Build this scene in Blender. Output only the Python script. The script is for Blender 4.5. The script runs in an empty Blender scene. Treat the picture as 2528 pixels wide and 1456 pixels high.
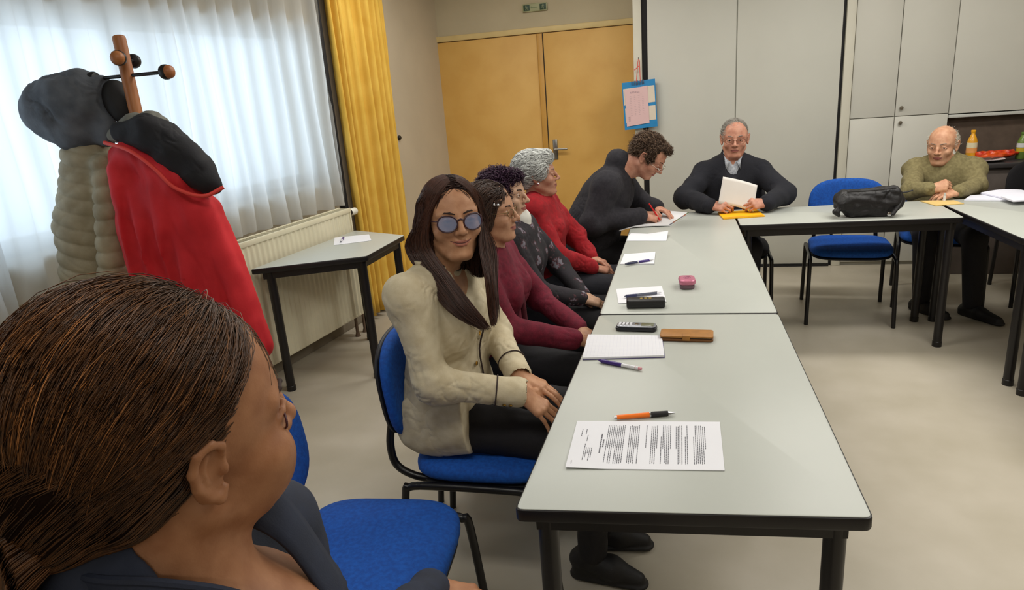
import bpy, bmesh, math, random
import numpy as np
from mathutils import Vector, Matrix

C = bpy.context.scene.collection
SC = bpy.context.scene
PI = math.pi
rng = np.random.RandomState(7)
random.seed(7)

# ------------------------------------------------------------------ camera
CAM_Z = 1.57
FPX = 1680.6
IW, IH = 2528, 1456
def _camrot(p, r, y):
    cy, sy, cp, sp = math.cos(y), math.sin(y), math.cos(p), math.sin(p)
    fwd = np.array([-sy*cp, cy*cp, -sp]); right = np.array([cy, sy, 0.0]); up = np.cross(right, fwd)
    cr, sr = math.cos(r), math.sin(r)
    return np.array([cr*right + sr*up, -(-sr*right + cr*up), fwd])
CR = _camrot(math.radians(17.008), math.radians(-4.4845), math.radians(14.408))
cam_data = bpy.data.cameras.new('camera'); cam = bpy.data.objects.new('camera', cam_data); C.objects.link(cam)
cam_data.sensor_width = 36.0; cam_data.lens = 36.0*FPX/IW; cam_data.clip_start = 0.02
m = Matrix.Identity(4)
for i in range(3):
    m[i][0] = CR[0][i]; m[i][1] = -CR[1][i]; m[i][2] = -CR[2][i]
m[0][3], m[1][3], m[2][3] = 0, 0, CAM_Z
cam.matrix_world = m
SC.camera = cam
# measuring helpers: where a sight line meets a plane of the room
def _ray(x, y): return CR.T @ np.array([(x-IW/2)/FPX, (y-IH/2)/FPX, 1.0])
def atz(x, y, z):
    d = _ray(x, y); t = (z-CAM_Z)/d[2]; return np.array([d[0]*t, d[1]*t, z])
def aty(x, y, Y):
    d = _ray(x, y); t = Y/d[1]; return np.array([d[0]*t, Y, CAM_Z+d[2]*t])
def atd(x, y, dep):
    d = _ray(x, y); return np.array([d[0]*dep, d[1]*dep, CAM_Z+d[2]*dep])

# ------------------------------------------------------------------ world, exposure, lamps
SC.view_settings.view_transform = 'Standard'; SC.view_settings.look = 'None'
SC.view_settings.gamma = 1.0; SC.view_settings.use_curve_mapping = False
SC.view_settings.exposure = 0.0
SC.cycles.use_denoising = True
SC.cycles.max_bounces = 7; SC.cycles.diffuse_bounces = 4; SC.cycles.glossy_bounces = 3
SC.cycles.transmission_bounces = 4; SC.cycles.transparent_max_bounces = 8
SC.cycles.caustics_reflective = False; SC.cycles.caustics_refractive = False
SC.cycles.sample_clamp_indirect = 6.0
w = bpy.data.worlds.new('daylight'); SC.world = w; w.use_nodes = True
bg = w.node_tree.nodes['Background']
bg.inputs[0].default_value = (0.70, 0.86, 1.0, 1); bg.inputs[1].default_value = 1.5
LAMPS = [(-0.55, .6, 1.5, .35, 14), (1.9, 1.2, 1.5, .35, 19), (-0.75, 2.9, 1.5, .35, 18), (1.6, 2.9, 1.5, .35, 26), (1.5, 4.2, 1.5, .3, 28), (0.4, -1.6, 1.5, .35, 15), (-1.0, 4.4, 1.5, .3, 23)]  # the last one is added to brighten the door recess
for k, (lx, ly, sx, sy, en) in enumerate(LAMPS):
    ld = bpy.data.lights.new('ceiling_lamp_light', 'AREA'); ld.shape = 'RECTANGLE'; ld.size = sx; ld.size_y = sy
    ld.energy = en; ld.color = (1.0, 0.975, 0.915)
    lo = bpy.data.objects.new('ceiling_lamp_light', ld); C.objects.link(lo); lo.location = (lx, ly, 2.60)
# daylight entering through the window
ld = bpy.data.lights.new('window_daylight', 'AREA'); ld.shape = 'RECTANGLE'; ld.size = 3.4; ld.size_y = 1.2
ld.energy = 27; ld.color = (0.72, 0.87, 1.0)
win_light = bpy.data.objects.new('window_daylight', ld); C.objects.link(win_light)

# ------------------------------------------------------------------ materials
def lin(c):
    out = []
    for v in c:
        v = v/255.0
        out.append(v/12.92 if v <= .04045 else ((v+.055)/1.055)**2.4)
    return tuple(out)
MATS = {}
def mat(name, rgb, rough=.6, var=.08, scale=12.0, bump=0.0, bscale=60.0, metal=0.0, spec=.5, sheen=0.0, rgb2=None, stretch=None, coat=0.0, sss=0.0, detail=4):
    if name in MATS: return MATS[name]
    M = bpy.data.materials.new(name); M.use_nodes = True
    nt = M.node_tree; N = nt.nodes; L = nt.links
    b = N['Principled BSDF']
    c1 = lin(rgb); c2 = lin(rgb2) if rgb2 else tuple(v*(1-var*2) for v in c1)
    tc = N.new('ShaderNodeTexCoord'); mp = N.new('ShaderNodeMapping'); L.new(tc.outputs['Object'], mp.inputs['Vector'])
    if stretch: mp.inputs['Scale'].default_value = stretch
    nz = N.new('ShaderNodeTexNoise'); nz.inputs['Scale'].default_value = scale; nz.inputs['Detail'].default_value = detail
    L.new(mp.outputs[0], nz.inputs['Vector'])
    rp = N.new('ShaderNodeValToRGB'); rp.color_ramp.elements[0].position = .35; rp.color_ramp.elements[1].position = .65
    rp.color_ramp.elements[0].color = (*c2, 1); rp.color_ramp.elements[1].color = (*c1, 1)
    L.new(nz.outputs['Fac'], rp.inputs[0]); L.new(rp.outputs[0], b.inputs['Base Color'])
    b.inputs['Roughness'].default_value = rough; b.inputs['Metallic'].default_value = metal
    b.inputs['Specular IOR Level'].default_value = spec
    if sheen: b.inputs['Sheen Weight'].default_value = sheen
    if coat: b.inputs['Coat Weight'].default_value = coat
    if sss:
        b.inputs['Subsurface Weight'].default_value = sss; b.inputs['Subsurface Radius'].default_value = (.012, .005, .003)
    if bump:
        n2 = N.new('ShaderNodeTexNoise'); n2.inputs['Scale'].default_value = bscale; n2.inputs['Detail'].default_value = 5
        L.new(mp.outputs[0], n2.inputs['Vector'])
        bp = N.new('ShaderNodeBump'); bp.inputs['Strength'].default_value = bump; bp.inputs['Distance'].default_value = .01
        L.new(n2.outputs['Fac'], bp.inputs['Height']); L.new(bp.outputs[0], b.inputs['Normal'])
    M['nodes'] = 1
    MATS[name] = M
    return M

# ------------------------------------------------------------------ object helpers
def raw_mesh(name, verts, faces):
    """verts (n,3) array, faces list or (m,4) array"""
    me = bpy.data.meshes.new(name)
    verts = np.asarray(verts, dtype=np.float32)
    if isinstance(faces, np.ndarray):
        n, k = faces.shape
        me.vertices.add(len(verts)); me.vertices.foreach_set('co', verts.ravel())
        me.loops.add(n*k); me.loops.foreach_set('vertex_index', faces.astype(np.int32).ravel())
        me.polygons.add(n); me.polygons.foreach_set('loop_start', np.arange(0, n*k, k, dtype=np.int32))
        me.update(calc_edges=True)
    else:
        me.from_pydata(verts.tolist(), [], faces)
    return me
def link(name, me, material=None, parent=None, smooth=True):
    o = bpy.data.objects.new(name, me); C.objects.link(o)
    if material is not None:
        for mm in (material if isinstance(material, (list, tuple)) else [material]): me.materials.append(mm)
    if smooth: me.polygons.foreach_set('use_smooth', np.ones(len(me.polygons), dtype=bool))
    if parent is not None:
        o.parent = parent
        o.matrix_parent_inverse = parent.matrix_world.inverted() if False else Matrix.Identity(4)
    return o
def tag(o, label=None, cat=None, group=None, kind=None):
    if label: o['label'] = label
    if cat: o['category'] = cat
    if group: o['group'] = group
    if kind: o['kind'] = kind
    return o
def thing(name, label, cat, loc=(0, 0, 0), rz=0.0, group=None):
    o = bpy.data.objects.new(name, None); C.objects.link(o)
    o.location = loc; o.rotation_euler = (0, 0, rz); o.empty_display_size = .1
    return tag(o, label, cat, group)

class MB:
    """collects simple shapes; build() links them as ONE mesh object"""
    def __init__(s): s.v = []; s.f = []; s.mi = []
    def add(s, v, f, mi=0):
        b = len(s.v); s.v += [tuple(map(float, p)) for p in v]; s.f += [tuple(i+b for i in q) for q in f]; s.mi += [mi]*len(f); return s
    def box(s, lo, hi, bev=0.0, mi=0, M=None, seg=2):
        bm = bmesh.new(); bmesh.ops.create_cube(bm, size=1.0)
        lo = Vector(lo); hi = Vector(hi)
        for v in bm.verts: v.co = Vector([(lo[i]+hi[i])/2 + v.co[i]*(hi[i]-lo[i]) for i in range(3)])
        if bev > 0: bmesh.ops.bevel(bm, geom=bm.edges[:], offset=bev, segments=seg, affect='EDGES', profile=.5)
        s.bm(bm, mi, M); return s
    def bm(s, bm, mi=0, M=None):
        bm.verts.index_update()
        v = [(M @ q.co if M else q.co) for q in bm.verts]; f = [[q.index for q in fc.verts] for fc in bm.faces]
        s.add(v, f, mi); bm.free(); return s
    def tube(s, pts, r, seg=10, mi=0, cap=True, flat=None, closed=False):
        pts = [np.array(p, float) for p in pts]; n = len(pts)
        rs = r if hasattr(r, '__len__') else [r]*n
        v = []; f = []
        t0 = None; nn = None
        for i in range(n):
            if closed: t = pts[(i+1) % n]-pts[i-1]
            else: t = pts[min(i+1, n-1)]-pts[max(i-1, 0)]
            t = t/(np.linalg.norm(t)+1e-9)
            if nn is None:
                a = np.array([0, 0, 1.0]) if abs(t[2]) < .9 else np.array([1.0, 0, 0])
                nn = np.cross(t, a)
            nn = nn-t*(nn@t); nn /= np.linalg.norm(nn)+1e-9
            bb = np.cross(t, nn)
            for j in range(seg):
                an = 2*PI*j/seg
                v.append(pts[i]+rs[i]*(math.cos(an)*nn+math.sin(an)*bb*(flat or 1)))
        m_ = n if closed else n-1
        for i in range(m_):
            for j in range(seg):
                a = i*seg+j; b = i*seg+(j+1) % seg; c = ((i+1) % n)*seg+(j+1) % seg; d = ((i+1) % n)*seg+j
                f.append((a, b, c, d))
        if cap and not closed:
            f.append(tuple(range(seg))[::-1]); f.append(tuple((n-1)*seg+j for j in range(seg)))
        s.add(v, f, mi); return s
    def lathe(s, prof, seg=24, M=None, mi=0):
        v = []; f = []; n = len(prof)
        for (r, z) in prof:
            for j in range(seg):
                a = 2*PI*j/seg; p = Vector((r*math.cos(a), r*math.sin(a), z)); v.append(M @ p if M else p)
        for i in range(n-1):
            for j in range(seg):
                f.append((i*seg+j, i*seg+(j+1) % seg, (i+1)*seg+(j+1) % seg, (i+1)*seg+j))
        f.append(tuple(range(seg))[::-1]); f.append(tuple((n-1)*seg+j for j in range(seg)))
        s.add(v, f, mi); return s
    def prism(s, poly, z0, z1, bev=0.0, mi=0, M=None, seg=2):
        """extruded polygon (x,y) between z0 and z1"""
        bm = bmesh.new()
        vs = [bm.verts.new((x, y, z0)) for x, y in poly]; fc = bm.faces.new(vs)
        r = bmesh.ops.extrude_face_region(bm, geom=[fc])
        for g in r['geom']:
            if isinstance(g, bmesh.types.BMVert): g.co.z = z1
        bmesh.ops.recalc_face_normals(bm, faces=bm.faces[:])
        if bev > 0:
            ed = [e for e in bm.edges if abs(e.verts[0].co.z-e.verts[1].co.z) < 1e-6]
            bmesh.ops.bevel(bm, geom=ed, offset=bev, segments=seg, affect='EDGES', profile=.5)
        s.bm(bm, mi, M); return s
    def grid(s, fn, nu, nv, mi=0, closed_u=False):
        v = [fn(i/(nu-1), j/(nv-1)) for i in range(nu) for j in range(nv)]
        f = [(i*nv+j, (i+1)*nv+j, (i+1)*nv+j+1, i*nv+j+1) for i in range(nu-1) for j in range(nv-1)]
        s.add(v, f, mi); return s
    def build(s, name, material, parent=None, smooth=True, angle=40, M=None, thick=None):
        me = bpy.data.meshes.new(name)
        vv = [tuple(M @ Vector(p)) for p in s.v] if M else s.v
        me.from_pydata(vv, [], s.f)
        me.polygons.foreach_set('material_index', np.array(s.mi, dtype=np.int32))
        o = link(name, me, material, parent, smooth=False)
        if smooth:
            me.polygons.foreach_set('use_smooth', np.ones(len(me.polygons), dtype=bool))
            try: me.set_sharp_from_angle(angle=math.radians(angle))
            except Exception: pass
        me.validate(); me.update()
        if thick:
            md = o.modifiers.new('thickness', 'SOLIDIFY'); md.thickness = thick; md.offset = 0
        return o
def rrect(w_, h_, r, n=5):
    p = []
    for cx, cy, a0 in ((w_/2-r, h_/2-r, 0), (-w_/2+r, h_/2-r, PI/2), (-w_/2+r, -h_/2+r, PI), (w_/2-r, -h_/2+r, 1.5*PI)):
        for k in range(n+1):
            a = a0+PI/2*k/n; p.append((cx+r*math.cos(a), cy+r*math.sin(a)))
    return p
def copy_tree(o, parent=None):
    c = o.copy(); C.objects.link(c)
    if parent is not None: c.parent = parent
    for ch in list(o.children): copy_tree(ch, c)
    return c
def smoothpath(pts, n=6):
    """Catmull-Rom through the points"""
    P = [np.array(p, float) for p in pts]; P = [2*P[0]-P[1]]+P+[2*P[-1]-P[-2]]
    out = []
    for i in range(1, len(P)-2):
        for k in range(n):
            t = k/n
            out.append(.5*((2*P[i])+(-P[i-1]+P[i+1])*t+(2*P[i-1]-5*P[i]+4*P[i+1]-P[i+2])*t*t+(-P[i-1]+3*P[i]-3*P[i+1]+P[i+2])*t**3))
    out.append(P[-2]); return out

# ------------------------------------------------------------------ implicit surfaces for bodies, clothes and hair
def nrm(v):
    v = np.asarray(v, float); return v/(np.linalg.norm(v)+1e-12)
class SDF:
    def __init__(s): s.ops = []
    def cone(s, a, b, ra, rb=None, k=.02, sub=False, flat=None, rip=None):
        """tapered capsule; flat=(axis, factor) squeezes it along an axis; rip=(amp,freq,phase) creases it round about"""
        a = np.asarray(a, float); b = np.asarray(b, float); rb = ra if rb is None else rb
        R = max(ra, rb)*1.15+(abs(rip[0]) if rip else 0)
        s.ops.append(('c', a, b, ra, rb, k, sub, flat, rip, np.minimum(a, b)-R, np.maximum(a, b)+R)); return s
    def path(s, pts, rs, k=.02, sub=False, flat=None):
        rs = rs if hasattr(rs, '__len__') else [rs]*len(pts)
        for i in range(len(pts)-1): s.cone(pts[i], pts[i+1], rs[i], rs[i+1], k, sub, flat)
        return s
    def ell(s, c, r, B=None, k=.02, sub=False):
        """ellipsoid, B = 3 rows of axes"""
        c = np.asarray(c, float); r = np.asarray(r, float); R = r.max()*1.05
        if B is None: ext = r
        else: ext = np.sqrt(((np.asarray(B)*r[:, None])**2).sum(0))
        s.ops.append(('e', c, r, None if B is None else np.asarray(B, float), None, k, sub, None, None, c-ext, c+ext)); return s
    def half(s, p, n, k=.004):
        """cut away the side the normal points to"""
        s.ops.append(('h', np.asarray(p, float), nrm(n), None, None, k, True, None, None, np.full(3, -1e9), np.full(3, 1e9))); return s
    @staticmethod
    def d(op, x, y, z):
        t = op[0]
        if t == 'e':
            c, r, B = op[1], op[2], op[3]
            px, py, pz_ = x-c[0], y-c[1], z-c[2]
            if B is not None:
                px, py, pz_ = (B[0][0]*px+B[0][1]*py+B[0][2]*pz_, B[1][0]*px+B[1][1]*py+B[1][2]*pz_, B[2][0]*px+B[2][1]*py+B[2][2]*pz_)
            k0 = np.sqrt((px/r[0])**2+(py/r[1])**2+(pz_/r[2])**2)
            k1 = np.sqrt((px/r[0]**2)**2+(py/r[1]**2)**2+(pz_/r[2]**2)**2)
            return k0*(k0-1)/(k1+1e-9)
        if t == 'h':
            p, n = op[1], op[2]
            return -((x-p[0])*n[0]+(y-p[1])*n[1]+(z-p[2])*n[2])
        a, b, ra, rb, fl, rip = op[1], op[2], op[3], op[4], op[7], op[8]
        ba = b-a; L2 = ba@ba+1e-12
        px, py, pz_ = x-a[0], y-a[1], z-a[2]
        h = np.clip((px*ba[0]+py*ba[1]+pz_*ba[2])/L2, 0, 1)
        qx, qy, qz = px-h*ba[0], py-h*ba[1], pz_-h*ba[2]
        q2 = qx*qx+qy*qy+qz*qz
        if fl is not None:
            n = fl[0]; qn = qx*n[0]+qy*n[1]+qz*n[2]; q2 = q2+qn*qn*(fl[1]**2-1)
        rr = ra+(rb-ra)*h
        if rip is not None: rr = rr+rip[0]*np.sin(rip[1]*h+rip[2]+qx*25-qz*20)
        return np.sqrt(q2)-rr
    def bounds(s):
        lo = np.min([o[9] for o in s.ops if not o[6]], 0); hi = np.max([o[10] for o in s.ops if not o[6]], 0); return lo, hi
    @staticmethod
    def comb(v, d, k, sub):
        if sub:
            d = -d
            h = np.clip(.5+.5*(v-d)/k, 0, 1) if k > 0 else None
            if k <= 0: return np.maximum(v, d)
            return d+(v-d)*h+k*h*(1-h)
        if k <= 0: return np.minimum(v, d)
        h = np.clip(.5+.5*(v-d)/k, 0, 1)
        return v+(d-v)*h-k*h*(1-h)
    def ev(s, P):
        P = np.asarray(P, np.float64); v = np.full(len(P), 1.0)
        for o in s.ops: v = s.comb(v, s.d(o, P[:, 0], P[:, 1], P[:, 2]), o[5], o[6])
        return v
    def grad(s, P, e=.002):
        g = np.stack([s.ev(P+np.eye(3)[i]*e)-s.ev(P-np.eye(3)[i]*e) for i in range(3)], 1)
        return g/(np.linalg.norm(g, axis=1, keepdims=True)+1e-9)
    def surf(s, h=.005, pad=.012, clip=None):
        lo, hi = s.bounds(); lo = lo-pad-h; hi = hi+pad+h
        if clip: lo = np.maximum(lo, clip[0]); hi = np.minimum(hi, clip[1])
        n = np.ceil((hi-lo)/h).astype(int)+2
        ax = [(lo[i]+h*np.arange(n[i])).astype(np.float32) for i in range(3)]
        vol = np.full(n, 1.0, np.float32)
        for o in s.ops:
            mrg = o[5]+2.5*h
            i0 = np.maximum(np.floor((o[9]-mrg-lo)/h), 0).astype(int); i1 = np.minimum(np.ceil((o[10]+mrg-lo)/h)+1, n).astype(int)
            if (i1 <= i0).any(): continue
            sl = tuple(slice(i0[i], i1[i]) for i in range(3))
            x = ax[0][sl[0]][:, None, None]; y = ax[1][sl[1]][None, :, None]; z = ax[2][sl[2]][None, None, :]
            vol[sl] = s.comb(vol[sl], s.d(o, x, y, z).astype(np.float32), o[5], o[6])
        return surface_nets(vol, lo, h)
    def obj(s, name, material, parent=None, h=.005, disp=None, pick=None, smooth_it=1, clip=None):
        v, f = s.surf(h, clip=clip)
        if smooth_it: v = lap(v, f, smooth_it)
        if disp is not None: v = v+vnorm(v, f)*disp(v)[:, None]
        me = raw_mesh(name, v, f)
        o = link(name, me, material, parent)
        if pick is not None:
            cen = v[f].mean(1); me.polygons.foreach_set('material_index', pick(cen).astype(np.int32))
        return o
def vnorm(v, f):
    n = np.zeros_like(v); a = np.cross(v[f[:, 2]]-v[f[:, 0]], v[f[:, 3]]-v[f[:, 1]])
    for k in range(4): np.add.at(n, f[:, k], a)
    return n/(np.linalg.norm(n, axis=1, keepdims=True)+1e-12)
def lap(v, f, it=1, w_=.5):
    for _ in range(it):
        acc = np.zeros_like(v); cnt = np.zeros(len(v))
        for k in range(4):
            for dk in (1, 3):
                np.add.at(acc, f[:, k], v[f[:, (k+dk) % 4]]); np.add.at(cnt, f[:, k], 1)
        v = v*(1-w_)+w_*acc/np.maximum(cnt, 1)[:, None]
    return v
def surface_nets(vol, lo, h):
    s = vol < 0
    c = np.zeros(tuple(np.array(vol.shape)-1), np.int8)
    corners = [(i, j, k) for i in (0, 1) for j in (0, 1) for k in (0, 1)]
    for (i, j, k) in corners: c += s[i:s.shape[0]-1+i, j:s.shape[1]-1+j, k:s.shape[2]-1+k]
    act = (c > 0) & (c < 8); ijk = np.argwhere(act)
    idx = np.full(act.shape, -1, np.int32); idx[act] = np.arange(len(ijk), dtype=np.int32)
    acc = np.zeros((len(ijk), 3)); cnt = np.zeros(len(ijk))
    vals = {q: vol[ijk[:, 0]+q[0], ijk[:, 1]+q[1], ijk[:, 2]+q[2]] for q in corners}
    for a in corners:
        for ax in range(3):
            if a[ax] == 0:
                b = list(a); b[ax] = 1; b = tuple(b)
                va, vb = vals[a], vals[b]; mm = (va < 0) != (vb < 0)
                t = va[mm]/(va[mm]-vb[mm]); p = np.tile(np.array(a, float), (mm.sum(), 1)); p[:, ax] += t
                acc[mm] += p; cnt[mm] += 1
    v = np.asarray(lo)+h*(ijk+acc/np.maximum(cnt, 1)[:, None])
    F = []
    for ax in range(3):
        o1, o2 = [(1, 2), (2, 0), (0, 1)][ax]
        A = [slice(1, -1)]*3; B = [slice(1, -1)]*3
        A[ax] = slice(0, -1); B[ax] = slice(1, None)
        e = np.argwhere(s[tuple(A)] != s[tuple(B)])
        if not len(e): continue
        e[:, o1] += 1; e[:, o2] += 1
        def cell(d1, d2):
            q = e.copy(); q[:, o1] -= d1; q[:, o2] -= d2; return idx[q[:, 0], q[:, 1], q[:, 2]]
        q = np.stack([cell(1, 1), cell(0, 1), cell(0, 0), cell(1, 0)], 1)
        fl = ~s[e[:, 0], e[:, 1], e[:, 2]]
        q[fl] = q[fl][:, ::-1]
        F.append(q)
    return v, np.concatenate(F)
def folds(seed, amp=.003, wl=.06, n=7, stretch=(1, 1, 1)):
    r = np.random.RandomState(seed)
    K = r.normal(size=(n, 3)); K /= np.linalg.norm(K, axis=1, keepdims=True); K = K*np.array(stretch)
    K *= (2*PI/wl)*r.uniform(.6, 1.5, (n, 1)); ph = r.uniform(0, 6.28, n); W2 = r.normal(size=(n, 3))*18
    def fn(p):
        out = np.zeros(len(p))
        for i in range(n): out += np.sin(p@K[i]+ph[i]+1.3*np.sin(p@W2[i]))
        return amp*out/n**.5
    return fn
def strands(name, paths, r0, material, parent=None, tint=None, seg=3, tip=.35):
    """many hairs as thin tubes in one mesh; paths (n,m,3)"""
    P = np.asarray(paths, float); n, m_, _ = P.shape
    T = np.gradient(P, axis=1); T /= np.linalg.norm(T, axis=2, keepdims=True)+1e-9
    up = np.array([.31, .57, .76]); N1 = np.cross(T, up); N1 /= np.linalg.norm(N1, axis=2, keepdims=True)+1e-9; N2 = np.cross(T, N1)
    rad = np.asarray(r0)*np.ones(n); prof = np.interp(np.linspace(0, 1, m_), [0, .15, .7, 1], [.6, 1, 1, tip])
    V = np.zeros((n, m_, seg, 3))
    for j in range(seg):
        a = 2*PI*j/seg; V[:, :, j] = P+(rad[:, None]*prof[None])[:, :, None]*(math.cos(a)*N1+math.sin(a)*N2)
    base = (np.arange(n)[:, None, None]*m_+np.arange(m_-1)[None, :, None])*seg+np.arange(seg)[None, None, :]
    nxt = (np.arange(n)[:, None, None]*m_+np.arange(m_-1)[None, :, None])*seg+(np.arange(seg)+1)[None, None, :] % seg
    F = np.stack([base, nxt, nxt+seg, base+seg], -1).reshape(-1, 4)
    me = raw_mesh(name, V.reshape(-1, 3), F)
    o = link(name, me, material, parent)
    if tint is not None:
        at = me.attributes.new('tint', 'FLOAT', 'POINT'); tt = np.asarray(tint)
        if tt.ndim == 1: tt = np.repeat(tt[:, None], m_, 1)
        at.data.foreach_set('value', np.repeat(tt.reshape(n, m_, 1), seg, 2).astype(np.float32).ravel())
    return o
def hair_mat(name, dark, light, rough=.38):
    if name in MATS: return MATS[name]
    M = bpy.data.materials.new(name); M.use_nodes = True; N = M.node_tree.nodes; L = M.node_tree.links; b = N['Principled BSDF']
    at = N.new('ShaderNodeAttribute'); at.attribute_name = 'tint'
    tc = N.new('ShaderNodeTexCoord'); nz = N.new('ShaderNodeTexNoise'); nz.inputs['Scale'].default_value = 90; L.new(tc.outputs['Object'], nz.inputs['Vector'])
    ad = N.new('ShaderNodeMath'); ad.operation = 'MULTIPLY_ADD'; ad.inputs[1].default_value = .25; L.new(nz.outputs['Fac'], ad.inputs[0]); L.new(at.outputs['Fac'], ad.inputs[2])
    rp = N.new('ShaderNodeValToRGB'); rp.color_ramp.elements[0].color = (*lin(dark), 1); rp.color_ramp.elements[1].color = (*lin(light), 1)
    rp.color_ramp.elements[0].position = .08; rp.color_ramp.elements[1].position = 1.0
    L.new(ad.outputs[0], rp.inputs[0]); L.new(rp.outputs[0], b.inputs['Base Color'])
    b.inputs['Roughness'].default_value = rough; b.inputs['Specular IOR Level'].default_value = .45
    MATS[name] = M; return M
def base_mat(name, rgb):
    return mat(name, rgb, .9, .12, 60, .3, 240, spec=.05)
# ================================================================== THE ROOM
YB = 5.75          # face of the white sliding partition
YD = 5.98          # wall of the recess with the yellow doors
ZC = 2.70
LWO = np.array([-2.30, 4.09]); LU = nrm([.15, 1.0]); LN = np.array([LU[1], -LU[0]])   # left wall: origin, along, inward normal
def lw(u, n, z): q = LWO+LU*u+LN*n; return (q[0], q[1], z)
LWM = Matrix(((LU[0], LN[0], 0, LWO[0]), (LU[1], LN[1], 0, LWO[1]), (0, 0, 1, 0), (0, 0, 0, 1)))   # local (u, n, z) to world
def lwp(x, y, n):
    """where a sight line meets the plane n in front of the left wall -> (u, z)"""
    d = _ray(x, y); t = (LWO@LN+n)/(d[:2]@LN); p = d*t; return ((p[:2]-LWO)@LU, CAM_Z+p[2])
win_light.matrix_world = Matrix.Translation(lw(-1.75, -.75, 1.62)) @ Matrix(((LU[0], 0, -LN[0]), (LU[1], 0, -LN[1]), (0, 1, 0))).to_4x4()

M_floor = mat('floor_lino', (194, 185, 168), .42, .05, 3.0, .02, 180, rgb2=(182, 173, 154))
M_wallL = mat('wall_paint_beige', (196, 182, 158), .8, .03, 4, .08, 220)
M_wallD = mat('wall_paint_recess', (190, 178, 150), .8, .03, 4, .10, 220)
M_white = mat('partition_panel', (203, 202, 192), .55, .015, 3)
M_cab = mat('cabinet_laminate', (208, 206, 196), .5, .015, 3)
M_ceil = mat('ceiling_paint', (225, 222, 212), .9, .02, 5)
M_black = mat('black_metal', (17, 15, 18), .42, .1, 30)
M_dark = mat('dark_gap', (24, 22, 24), .7, .1, 30)
M_door = mat('door_ochre', (214, 170, 92), .55, .05, 5, .03, 150, rgb2=(206, 160, 82))
M_frame = mat('door_frame_cream', (214, 190, 132), .55, .04, 9)
M_brown = mat('niche_brown', (100, 84, 72), .6, .12, 14, .03, 120)

def struct(name, mb, m_, **k): return tag(mb.build(name, m_, **k), kind='structure')
XR, YF = 4.6, -2.6
struct('floor', MB().box((-4.2, YF, -.1), (XR, 6.4, 0)), M_floor)
struct('ceiling', MB().box((-4.2, YF, ZC), (XR, 6.4, ZC+.1)), M_ceil)
struct('wall_right', MB().box((XR, YF, 0), (XR+.1, 6.4, ZC)), M_wallL)
struct('wall_front', MB().box((-4.2, YF-.1, 0), (XR, YF, ZC)), M_wallL)
# left wall with the window opening (u -3.6..-.12, z 1.02..2.16)
U0, U1, Z0, Z1 = -3.9, .16, 1.06, 2.02
mb = MB()
mb.box((-7.2, -.28, 0), (U0, 0, ZC)); mb.box((U1, -.28, 0), (2.1, 0, ZC)); mb.box((U0, -.28, 0), (U1, 0, Z0)); mb.box((U0, -.28, Z1), (U1, 0, ZC))
struct('wall_left', mb, M_wallL, M=LWM)
# back wall of the recess, then the wall that carries partition and cabinets
struct('wall_back', MB().box((-2.6, YD, 0), (-.235, YD+.12, ZC)), M_wallD)
struct('wall_partition_side', MB().box((-.235, YB+.09, 0), (XR, YD+.12, ZC)), M_wallL)
# window: white frame, mullions, panes
M_winf = mat('window_frame_white', (210, 212, 210), .4, .03, 8)
M_glass = bpy.data.materials.new('window_glass'); M_glass.use_nodes = True
nt = M_glass.node_tree; nt.nodes.remove(nt.nodes['Principled BSDF']); tr = nt.nodes.new('ShaderNodeBsdfTransparent'); gl = nt.nodes.new('ShaderNodeBsdfGlossy'); mx = nt.nodes.new('ShaderNodeMixShader')
gl.inputs['Roughness'].default_value = .02; mx.inputs[0].default_value = .05
nt.links.new(tr.outputs[0], mx.inputs[1]); nt.links.new(gl.outputs[0], mx.inputs[2]); nt.links.new(mx.outputs[0], nt.nodes['Material Output'].inputs[0])
wf = MB(); yy = (-.17, -.11)
for a, b_ in ((U0, U0+.06), (U1-.06, U1)): wf.box((a, yy[0], Z0), (b_, yy[1], Z1), .006)
wf.box((U0, yy[0], Z0), (U1, yy[1], Z0+.06), .006); wf.box((U0, yy[0], Z1-.06), (U1, yy[1], Z1), .006)
nP = 3; pw = (U1-U0)/nP
for k in range(1, nP): wf.box((U0+pw*k-.04, yy[0], Z0), (U0+pw*k+.04, yy[1], Z1), .006)
win = struct('window_1', wf, M_winf, M=LWM)
for k in range(nP): MB().box((U0+pw*k+.03, -.145, Z0+.05), (U0+pw*(k+1)-.03, -.139, Z1-.05)).build('window_pane', M_glass, win, M=LWM)
struct('trim_1', MB().box((U0-.02, -.11, Z0-.03), (U1+.02, .004, Z0), .008), M_winf, M=LWM)
struct('baseboard_left', MB().box((-7.0, 0, 0), (1.9, .015, .1), .004), mat('plinth_grey', (138, 128, 112), .7, .05, 9), M=LWM)
# dark strip standing in for the shaded gap between net and yellow curtain
struct('curtain_gap_shade', MB().box((.185, .0, .60), (.225, .045, ZC), .006), M_dark, M=LWM)

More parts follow.
